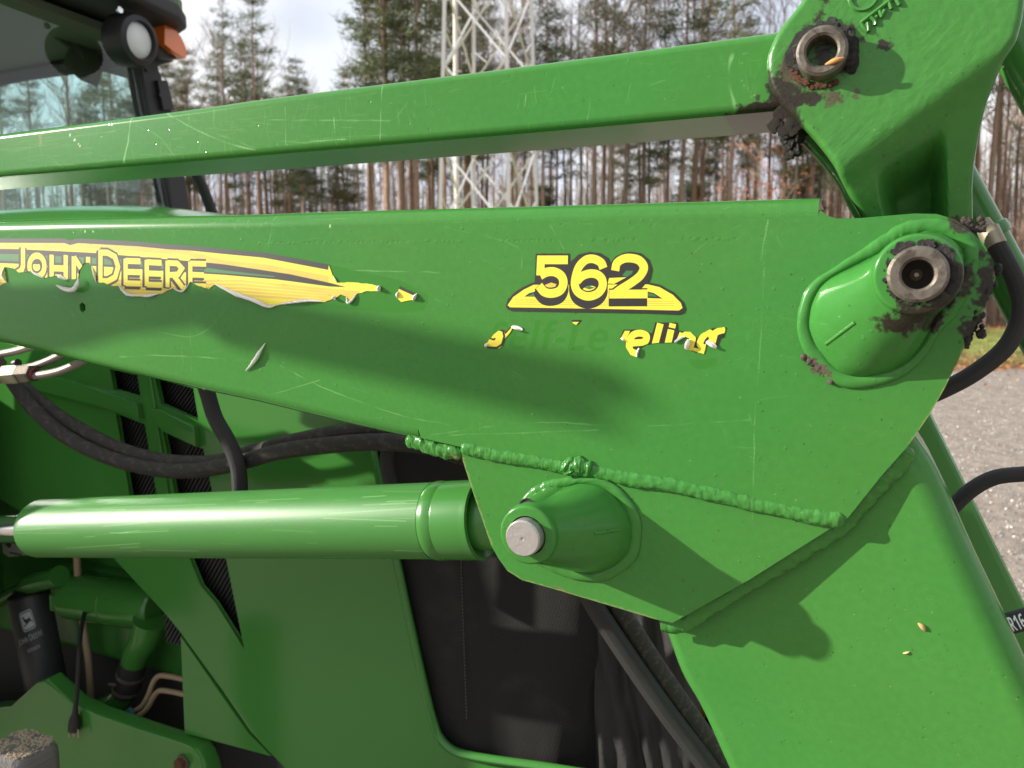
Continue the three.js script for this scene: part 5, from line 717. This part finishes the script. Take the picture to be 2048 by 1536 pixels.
{
  const base = new THREE.PlaneGeometry(900, 900); base.rotateX(-Math.PI / 2); W0('forest_floor', metreUV(base, 3), phys({ map: floorTex, roughness: 1 }), 'structure');
  const gravelMat = phys({ map: gravelTex, roughness: 0.95, bumpMap: gravelTex, bumpScale: 0.012 });
  W0('gravel_yard', metreUV(sheetGround(60, EDGE, 0.008), 1.6), gravelMat, 'structure');
  const lawn = noiseTexture(512, (x, y) => { const f = 0.5 + 0.8 * tileFbm(x, y, 30, 4, 9); return [lerp(0.36, 0.62, f), lerp(0.42, 0.62, f), lerp(0.16, 0.28, f)]; }, true);
  W0('grass_verge', metreUV(sheetGround(EDGE2, -44, 0.004), 2.5), phys({ map: lawn, roughness: 1 }), 'structure');
  const inst = (name, geo, mat, n, place, label, cat) => { const m = new THREE.InstancedMesh(geo, mat, n), o = new THREE.Object3D(), c = new THREE.Color(); for (let i = 0; i < n; i++) { place(o, c, i); o.updateMatrix(); m.setMatrixAt(i, o.matrix); m.setColorAt(i, c); } m.name = numbered(name); m.castShadow = m.receiveShadow = true; scene.add(m); return tag(m, label, cat, null, 'stuff'); };
  const stone = new THREE.IcosahedronGeometry(1, 0);
  inst('gravel_stones', fin(stone, 0.2), phys({ roughness: 0.9 }), 26000, (o, c) => { const z = -Math.pow(rnd(), 1.5) * 15.5 - 1.6, x = rr(-0.2, 1.05) * -z + rr(0, 1); const s = rr(0.004, 0.015); o.position.set(x, 0.008 + s * 0.2, z); o.rotation.set(rr(0, 6), rr(0, 6), rr(0, 6)); o.scale.set(s, s * rr(0.5, 0.9), s * rr(0.7, 1.2)); const v = rnd() < 0.12 ? rr(0.5, 0.75) : rr(0.16, 0.42); c.setRGB(v, v * 0.95, v * 0.88); }, 'pale gravel stones strewn over the yard', 'gravel');
  const leaf = new THREE.BufferGeometry(); leaf.setAttribute('position', new THREE.Float32BufferAttribute([-0.5, 0, 0, 0, 0.16, -0.32, 0.55, 0.02, 0, 0, 0.1, 0.34], 3)); leaf.setIndex([0, 1, 2, 0, 2, 3]); leaf.computeVertexNormals(); planarUV(leaf);
  inst('fallen_leaves', leaf, phys({ roughness: 0.8, side: THREE.DoubleSide }), 22000, (o, c) => { const t = rnd(), x = rr(-10, 55); const z = t < 0.5 ? EDGE(x) - Math.abs(rr(-1, 1) * rr(0, 1)) * 7 + 0.8 : t < 0.85 ? rr(-52, -36) : rr(-36, -13); o.position.set(x, 0.03 + rr(0, 0.03), z); o.rotation.set(rr(-0.6, 0.6), rr(0, 6.3), rr(-0.6, 0.6)); o.scale.setScalar(rr(0.05, 0.13)); const k = rr(0.7, 1.2); rnd() < 0.7 ? c.setRGB(0.42 * k, 0.17 * k, 0.06 * k) : c.setRGB(0.42 * k, 0.30 * k, 0.15 * k); }, 'orange and tan fallen leaves along the gravel edge', 'leaves');
  const blade = new THREE.BufferGeometry(); { const P = []; for (let k = 0; k < 5; k++) { const a = k * 1.3, dx = Math.cos(a) * 0.5, dz = Math.sin(a) * 0.5; P.push(dx - 0.09, 0, dz, dx + 0.09, 0, dz, dx * 1.5, 1, dz * 1.6); } blade.setAttribute('position', new THREE.Float32BufferAttribute(P, 3)); blade.computeVertexNormals(); planarUV(blade); }
  inst('grass_blades', blade, phys({ roughness: 0.9, side: THREE.DoubleSide }), 26000, (o, c) => { const x = rr(-6, 50), z = rr(-42, -19); o.position.set(x, 0, z); o.rotation.set(0, rr(0, 6), 0); o.scale.set(0.12, rr(0.05, 0.11), 0.12); const k = rr(0.7, 1.25); c.setRGB(0.20 * k, 0.23 * k, 0.06 * k); }, 'short yellow green grass on the verge', 'grass');
}
// ---------------------------------------------------------------- trees
const barkTex = noiseTexture(256, (x, y) => { const v = 0.5 + 0.8 * tileFbm(x, y * 0.4, 26, 4, 5); return [lerp(0.42, 0.72, v), lerp(0.35, 0.60, v), lerp(0.30, 0.52, v)]; }, true);
const barkTex2 = noiseTexture(256, (x, y) => { const v = 0.5 + 0.8 * tileFbm(x, y, 22, 4, 1); return [lerp(0.36, 0.68, v), lerp(0.33, 0.62, v), lerp(0.30, 0.55, v)]; }, true);
const BARK = phys({ map: barkTex, roughness: 0.95 }), PALE = phys({ map: barkTex2, roughness: 0.95 }), TWIG = phys({ color: rgb(0.25, 0.19, 0.145), roughness: 0.95 });
const needleMats = [rgb(0.115, 0.145, 0.055), rgb(0.16, 0.175, 0.05), rgb(0.09, 0.115, 0.055)].map((c) => phys({ color: c, roughness: 0.8, side: THREE.DoubleSide, transmission: 0.25, thickness: 0 }));
function Acc() { this.p = []; }
Acc.prototype.limb = function (a, b, r0, r1, n = 5) { const d = b.clone().sub(a).normalize(), x = Math.abs(d.y) > 0.9 ? V(1, 0, 0) : V(0, 1, 0), s = d.clone().cross(x).normalize(), t = d.clone().cross(s); const P = (c, r, k) => { const an = k / n * 2 * Math.PI; return c.clone().addScaledVector(s, r * Math.cos(an)).addScaledVector(t, r * Math.sin(an)); }; for (let k = 0; k < n; k++) { const A = P(a, r0, k), B = P(a, r0, k + 1), C = P(b, r1, k), D = P(b, r1, k + 1); for (const v of [A, C, B, B, C, D]) this.p.push(v.x, v.y, v.z); } };
Acc.prototype.tri = function (a, b, c) { this.p.push(a.x, a.y, a.z, b.x, b.y, b.z, c.x, c.y, c.z); };
Acc.prototype.done = function (s = 1) { const g = new THREE.BufferGeometry(); g.setAttribute('position', new THREE.Float32BufferAttribute(this.p, 3)); g.computeVertexNormals(); planarUV(g); return s ? creased(g, 1.2) : g; };
const dirAt = (az, el) => V(Math.cos(az) * Math.cos(el), Math.sin(el), Math.sin(az) * Math.cos(el));
function trunkOf(acc, h, r, lean, steps = 9, n = 8, top = 0.12) { const pts = []; const ph = rr(0, 9); for (let i = 0; i <= steps; i++) { const t = i / steps; pts.push(V(lean.x * t * h + 0.22 * nz(t * 3 + ph, 1) * t * 2, t * h, lean.z * t * h + 0.22 * nz(t * 3 + ph, 5) * t * 2)); } for (let i = 0; i < steps; i++) acc.limb(pts[i], pts[i + 1], r * lerp(1, top, i / steps) * (i ? 1 : 1.25), r * lerp(1, top, (i + 1) / steps), n); return (t) => { const k = Math.min(steps - 1e-6, t * steps), i = Math.floor(k); return pts[i].clone().lerp(pts[i + 1], k - i); }; }
function twigs(acc, a, d, len, r, lv) { // branching to fine twigs
  const n = lv ? 3 : 2; let p = a.clone(), v = d.clone();
  for (let i = 0; i < n; i++) { v.add(V(rr(-0.25, 0.25), rr(-0.05, 0.25), rr(-0.25, 0.25))).normalize(); const e = p.clone().addScaledVector(v, len / n); acc.limb(p, e, r * lerp(1, 0.45, i / n), r * lerp(1, 0.45, (i + 1) / n), 3); if (lv) for (let k = 0; k < (lv > 1 ? 2 : 2); k++) twigs(acc, p.clone().lerp(e, rr(0.2, 1)), v.clone().add(dirAt(rr(0, 6.3), rr(-0.1, 0.9)).multiplyScalar(0.9)).normalize(), len * rr(0.35, 0.6), r * 0.45, lv - 1); p = e; }
}
function proto(trunkMat, crownMat, build) { const g = new THREE.Group(), a = new Acc(), b = new Acc(); build(a, b); const t = new THREE.Mesh(a.done(), trunkMat), c = new THREE.Mesh(b.done(0), crownMat); t.name = 'trunk'; c.name = 'crown'; for (const m of [t, c]) m.castShadow = m.receiveShadow = true; g.add(t, c); return g; }
const bare = (h, r, mat, from = 0.45, limbs = 16) => proto(mat, TWIG, (a, b) => { const at = trunkOf(a, h, r, V(rr(-0.03, 0.03), 0, rr(-0.03, 0.03)), 10, 7, 0.15); for (let i = 0; i < limbs; i++) { const t = lerp(from, 0.98, Math.pow(rnd(), 0.8)); twigs(b, at(t), dirAt(rr(0, 6.3), rr(0.35, 1.1)), h * rr(0.10, 0.24) * (1.25 - 0.5 * t), r * 0.34 * (1.15 - t * 0.7), 2); } });
function clump(b, c, s, n) { for (let k = 0; k < n; k++) { const o = c.clone().add(V(rr(-1, 1), rr(-0.35, 0.4), rr(-1, 1)).multiplyScalar(s * 0.8)), d = dirAt(rr(0, 6.3), rr(-0.2, 0.8)).multiplyScalar(s * rr(0.5, 1.1)), e = dirAt(rr(0, 6.3), rr(-1, 1)).multiplyScalar(s * rr(0.035, 0.075)); b.tri(o.clone().sub(e), o.clone().add(e), o.clone().add(d)); } }
const pine = (h, r, from, dens, wide, mat, tree = BARK) => proto(tree, mat, (a, b) => { const at = trunkOf(a, h, r, V(rr(-0.02, 0.02), 0, rr(-0.02, 0.02)), 10, 8, 0.1); let t = from; while (t < 0.985) { const k = (1 - t) / (1 - from), reach = wide * (0.25 + 0.75 * Math.pow(k, 0.8)) * rr(0.6, 1.15), az0 = rr(0, 6.3), n = 3 + Math.floor(rnd() * 3); for (let i = 0; i < n; i++) { if (rnd() > dens * 0.96) continue; const az = az0 + i / n * 6.28 + rr(-0.4, 0.4), el = rr(-0.12, 0.3) + 0.35 * (1 - k), o = at(t), L = reach * rr(0.55, 1.1), d = dirAt(az, el), e = o.clone().addScaledVector(d, L).add(V(0, L * 0.1, 0)); a.limb(o, e, r * 0.14, 0.008, 3); const m = Math.max(2, Math.round(L * 2.2)); for (let j = 0; j < m; j++) { const f = lerp(0.35, 1.02, (j + rnd()) / m); clump(b, o.clone().lerp(e, f).add(V(rr(-0.25, 0.25), rr(-0.1, 0.2), rr(-0.25, 0.25)).multiplyScalar(L * 0.35)), 0.5 + 0.22 * k, 28); } } t += 0.026 + 0.018 * rnd(); } });
const sapling = (h, leafy) => proto(TWIG, leafy || TWIG, (a, b) => { const at = trunkOf(a, h, 0.035, V(rr(-0.08, 0.08), 0, rr(-0.08, 0.08)), 5, 4, 0.2); for (let i = 0; i < 11; i++) { const o = at(rr(0.2, 0.95)); twigs(a, o, dirAt(rr(0, 6.3), rr(0.1, 0.9)), h * rr(0.12, 0.28), 0.012, 1); } if (leafy) for (let i = 0; i < 60; i++) { const c = at(rr(0.25, 1)).add(V(rr(-1, 1), rr(-0.3, 0.5), rr(-1, 1)).multiplyScalar(h * 0.18)); for (let k = 0; k < 4; k++) { const o = c.clone().add(V(rr(-0.2, 0.2), rr(-0.15, 0.15), rr(-0.2, 0.2))), d = dirAt(rr(0, 6.3), rr(-1, 0.4)).multiplyScalar(0.12), e = dirAt(rr(0, 6.3), rr(-1, 1)).multiplyScalar(0.045); b.tri(o.clone().sub(e), o.clone().add(e), o.clone().add(d)); } } else b.limb(at(0.9), at(1).add(V(0, 0.2, 0)), 0.01, 0.003, 3); });
const KINDS = {
  bare: { name: 'bare_tree', list: [bare(23, 0.17, BARK), bare(20, 0.14, PALE), bare(25, 0.21, BARK, 0.5, 18), bare(18, 0.11, BARK, 0.4), bare(22, 0.15, PALE, 0.55, 14)], cat: 'tree', labels: ['leafless tree with a grey brown trunk in the wood', 'leafless tree with a pale slim trunk in the wood', 'tall leafless tree with a thick brown trunk in the wood', 'thin leafless tree branching low in the wood', 'leafless tree with a pale trunk bare to mid height'], group: 'leafless trees' },
  pine: { name: 'pine_tree', list: [pine(24, 0.20, 0.52, 0.8, 2.6, needleMats[0]), pine(22, 0.18, 0.46, 0.75, 2.4, needleMats[1]), pine(26, 0.22, 0.60, 0.8, 2.8, needleMats[0]), pine(20, 0.15, 0.5, 0.7, 2.0, needleMats[2])], cat: 'tree', labels: ['tall pine with a broad dark green crown', 'pine with a yellow green crown reaching low', 'tallest pine with a long bare trunk under its crown', 'slim dark pine with a narrow open crown'], group: 'pines' },
  fir: { name: 'young_conifer', list: [pine(9, 0.09, 0.1, 0.85, 1.9, needleMats[2]), pine(7, 0.07, 0.08, 0.9, 1.6, needleMats[0])], cat: 'tree', labels: ['dark young conifer between the trunks of the wood', 'low broad young conifer between the trunks'], group: 'young conifers' },
  sap: { name: 'sapling', list: [sapling(4.5), sapling(3.4), sapling(5.5)], cat: 'sapling', labels: ['thin leafless sapling at the edge of the wood', 'short leafless sapling at the edge of the wood', 'tall leafless sapling at the edge of the wood'], group: 'leafless saplings' },
};
const ORANGE = phys({ color: rgb(0.55, 0.17, 0.05), roughness: 0.8, side: THREE.DoubleSide, transmission: 0.3, thickness: 0 });
KINDS.beech = { name: 'orange_sapling', list: [sapling(6.5, ORANGE), sapling(5, ORANGE)], cat: 'sapling', labels: ['tall sapling still holding orange leaves', 'short sapling still holding orange leaves'], group: 'orange leaved saplings' };
function plant(kind, x, z, s = 1) { const K = KINDS[kind], which = Math.floor(rnd() * K.list.length), g = K.list[which].clone(); g.name = numbered(K.name); g.position.set(x, -0.03, z); g.rotation.y = rr(0, 6.28); g.scale.set(s, s * rr(0.92, 1.08), s); scene.add(g); tag(g, K.labels[which], K.cat, K.group + ': ' + K.labels[which]); return g; }
const atPx = (px, D) => (px - 1024) / F * D / 1;                   // sideways metres at a distance D
{
  const rowsT = [];
  for (let px = 330; px < 2250; px += 17) { const left = px < 720; const D = left ? rr(58, 82) : rr(47, 66); rowsT.push([px + rr(-9, 9), D]); }
  for (const [px, D] of rowsT) { const u = rnd(), left = px < 720; const k = u < (left ? 0.36 : 0.42) ? 'pine' : 'bare'; plant(k, atPx(px, D), -D, left ? rr(0.85, 1.05) : rr(0.95, 1.2)); }
  for (let i = 0; i < 85; i++) { const px = rr(300, 2250), D = rr(66, 100); plant(rnd() < 0.35 ? 'pine' : 'bare', atPx(px, D), -D, rr(0.85, 1.1)); }
  for (const px of [455, 500, 525, 610, 740, 770, 800, 835, 880, 930, 1020, 1080, 1200, 1280, 1400]) { const D = px < 660 ? rr(56, 66) : rr(48, 56); plant('pine', atPx(px + rr(-8, 8), D), -D, px < 660 ? rr(0.85, 0.98) : rr(1.0, 1.2)); }
  for (let i = 0; i < 34; i++) { const px = rr(-100, 340), D = rr(50, 80); plant(rnd() < 0.4 ? 'pine' : 'bare', atPx(px, D), -D, rr(0.8, 1)); }
  for (let i = 0; i < 18; i++) { const px = rr(420, 2200), D = rr(50, 72); plant('fir', atPx(px, D), -D, rr(0.8, 1.4)); }
  for (let i = 0; i < 60; i++) { const px = rr(340, 2200), D = rr(42, 55); plant('sap', atPx(px, D), -D, rr(0.8, 1.6)); }
  for (const [px, D, s] of [[1520, 45, 1.7], [1545, 44, 1.6], [1430, 50, 1.6], [1500, 43, 1.5], [1535, 42, 1.4], [2020, 46, 1.2]]) plant('beech', atPx(px, D), -D, s);
  // the wood goes on round the clearing, behind the bystander
  for (let i = 0; i < 64; i++) { const a = lerp(0.15, 2.6, (i + rnd()) / 64), D = rr(24, 40); plant(rnd() < 0.55 ? 'pine' : 'bare', Math.cos(a) * D, Math.sin(a) * D, rr(0.7, 0.95)); }
  // the depth of the wood beyond: trunks and brush that read as one mass
  const a = new Acc(); for (let i = 0; i < 3200; i++) { const D = rr(78, 150), x = atPx(rr(-300, 2400), D), h = rr(10, 22); a.limb(V(x, 0, -D), V(x + rr(-0.8, 0.8), h, -D), rr(0.08, 0.2), 0.03, 4); for (let k = 0; k < 5; k++) { const y = rr(0.3, 0.95) * h; a.limb(V(x, y, -D), V(x + rr(-2, 2), y + rr(0.3, 2), -D + rr(-1, 1)), 0.05, 0.01, 3); } }
  W0('distant_woodland', a.done(0), TWIG, 'stuff', 'deep leafless woodland beyond the first trees', 'woodland');
  const b = new Acc(); for (let i = 0; i < 30000; i++) { const D = rr(46, 120), x = atPx(rr(-200, 2300), D), y = Math.pow(rnd(), 1.5) * (D > 70 ? 9 : 4), o = V(x, y, -D), d = dirAt(rr(0, 6.3), rr(0.1, 1.4)).multiplyScalar(rr(0.6, 1.7)); b.limb(o, o.clone().add(d), 0.014, 0.005, 3); }
  W0('undergrowth', b.done(0), TWIG, 'stuff', 'tangled brown undergrowth among the trunks', 'undergrowth');
}
// ---------------------------------------------------------------- lattice tower
{
  const GALV = phys({ color: rgb(0.72, 0.71, 0.68), metalness: 0.1, roughness: 0.55 });
  const D = 36, cx = atPx(980, D), t = new THREE.Group(); t.name = numbered('lattice_tower'); t.position.set(cx, 0, -D); scene.add(t); tag(t, 'galvanised steel lattice tower standing before the wood', 'tower');
  const H = 30, half = (y) => lerp(1.80, 1.12, clamp(y / 24)), ang = -0.38 , leg = (k, y) => { const a = ang + k * Math.PI / 2, r = half(y) * 1.414; return V(r * Math.cos(a), y, r * Math.sin(a)); };
  const angle = (name, a, b, s) => { const g1 = new THREE.BoxGeometry(s, a.distanceTo(b), s * 0.14), g2 = new THREE.BoxGeometry(s * 0.14, a.distanceTo(b), s); g1.translate(0, 0, s / 2); g2.translate(s / 2, 0, 0); const g = mergeGeometries([fin(g1, 0.3), fin(g2, 0.3)]); const m = new THREE.Mesh(g, GALV); m.name = name; m.castShadow = m.receiveShadow = true; m.position.copy(a).lerp(b, 0.5); m.quaternion.setFromUnitVectors(V(0, 1, 0), b.clone().sub(a).normalize()); t.add(m); };
  for (let k = 0; k < 4; k++) angle('leg', leg(k, 0), leg(k, H), 0.15);
  const lev = [0, 4.6, 8.4, 11.9, 15.2, 18.3, 21.2, 24.0, 26.7, 29.4];
  for (let i = 0; i < lev.length - 1; i++) for (let k = 0; k < 4; k++) { const a = leg(k, lev[i]), b = leg(k + 1, lev[i]), c = leg(k, lev[i + 1]), d = leg(k + 1, lev[i + 1]); angle('brace', a, d, 0.085); angle('brace', b, c, 0.085); if (i === 1) angle('brace', a, b, 0.1); const m = a.clone().lerp(d, 0.25), n = leg(k, lerp(lev[i], lev[i + 1], 0.42)); angle('strut', m, n, 0.06);  const ctr = a.clone().lerp(d, 0.5); const pl = new THREE.Mesh(new THREE.CylinderGeometry(0.1, 0.1, 0.03, 8), GALV); pl.name = 'joint_plate'; pl.position.copy(ctr).lerp(b.clone().lerp(c, 0.5), 0.5); pl.rotation.set(Math.PI / 2, 0, -(ang + k * Math.PI / 2) + Math.PI / 4, 'YXZ'); pl.castShadow = true; t.add(pl); }
  const pole = new THREE.Group(); pole.name = numbered('service_pole'); pole.position.set(atPx(916, 37.5), 0, -37.5); scene.add(pole); tag(pole, 'pale steel service pole with cable brackets beside the tower', 'pole');
  const pm = new THREE.Mesh(fin(new THREE.CylinderGeometry(0.11, 0.13, 26, 14).translate(0, 13, 0), 0.6), phys({ color: rgb(0.66, 0.62, 0.56), roughness: 0.6 })); pm.name = 'pole_shaft'; pm.castShadow = pm.receiveShadow = true; pole.add(pm);
  const cb = new THREE.Mesh(fin(new THREE.CylinderGeometry(0.05, 0.05, 25, 8).translate(0.2, 12.6, 0.06), 0.6), phys({ color: rgb(0.1, 0.1, 0.1), roughness: 0.6 })); cb.name = 'cable'; cb.castShadow = true; pole.add(cb);
  for (let y = 1.5; y < 25; y += 1.2) { const s = new THREE.Mesh(new THREE.BoxGeometry(0.34, 0.06, 0.1).translate(0.1, y, 0.08), GALV); s.name = 'cable_bracket'; s.castShadow = true; pole.add(s); }
}
renderer.render(scene, camera);
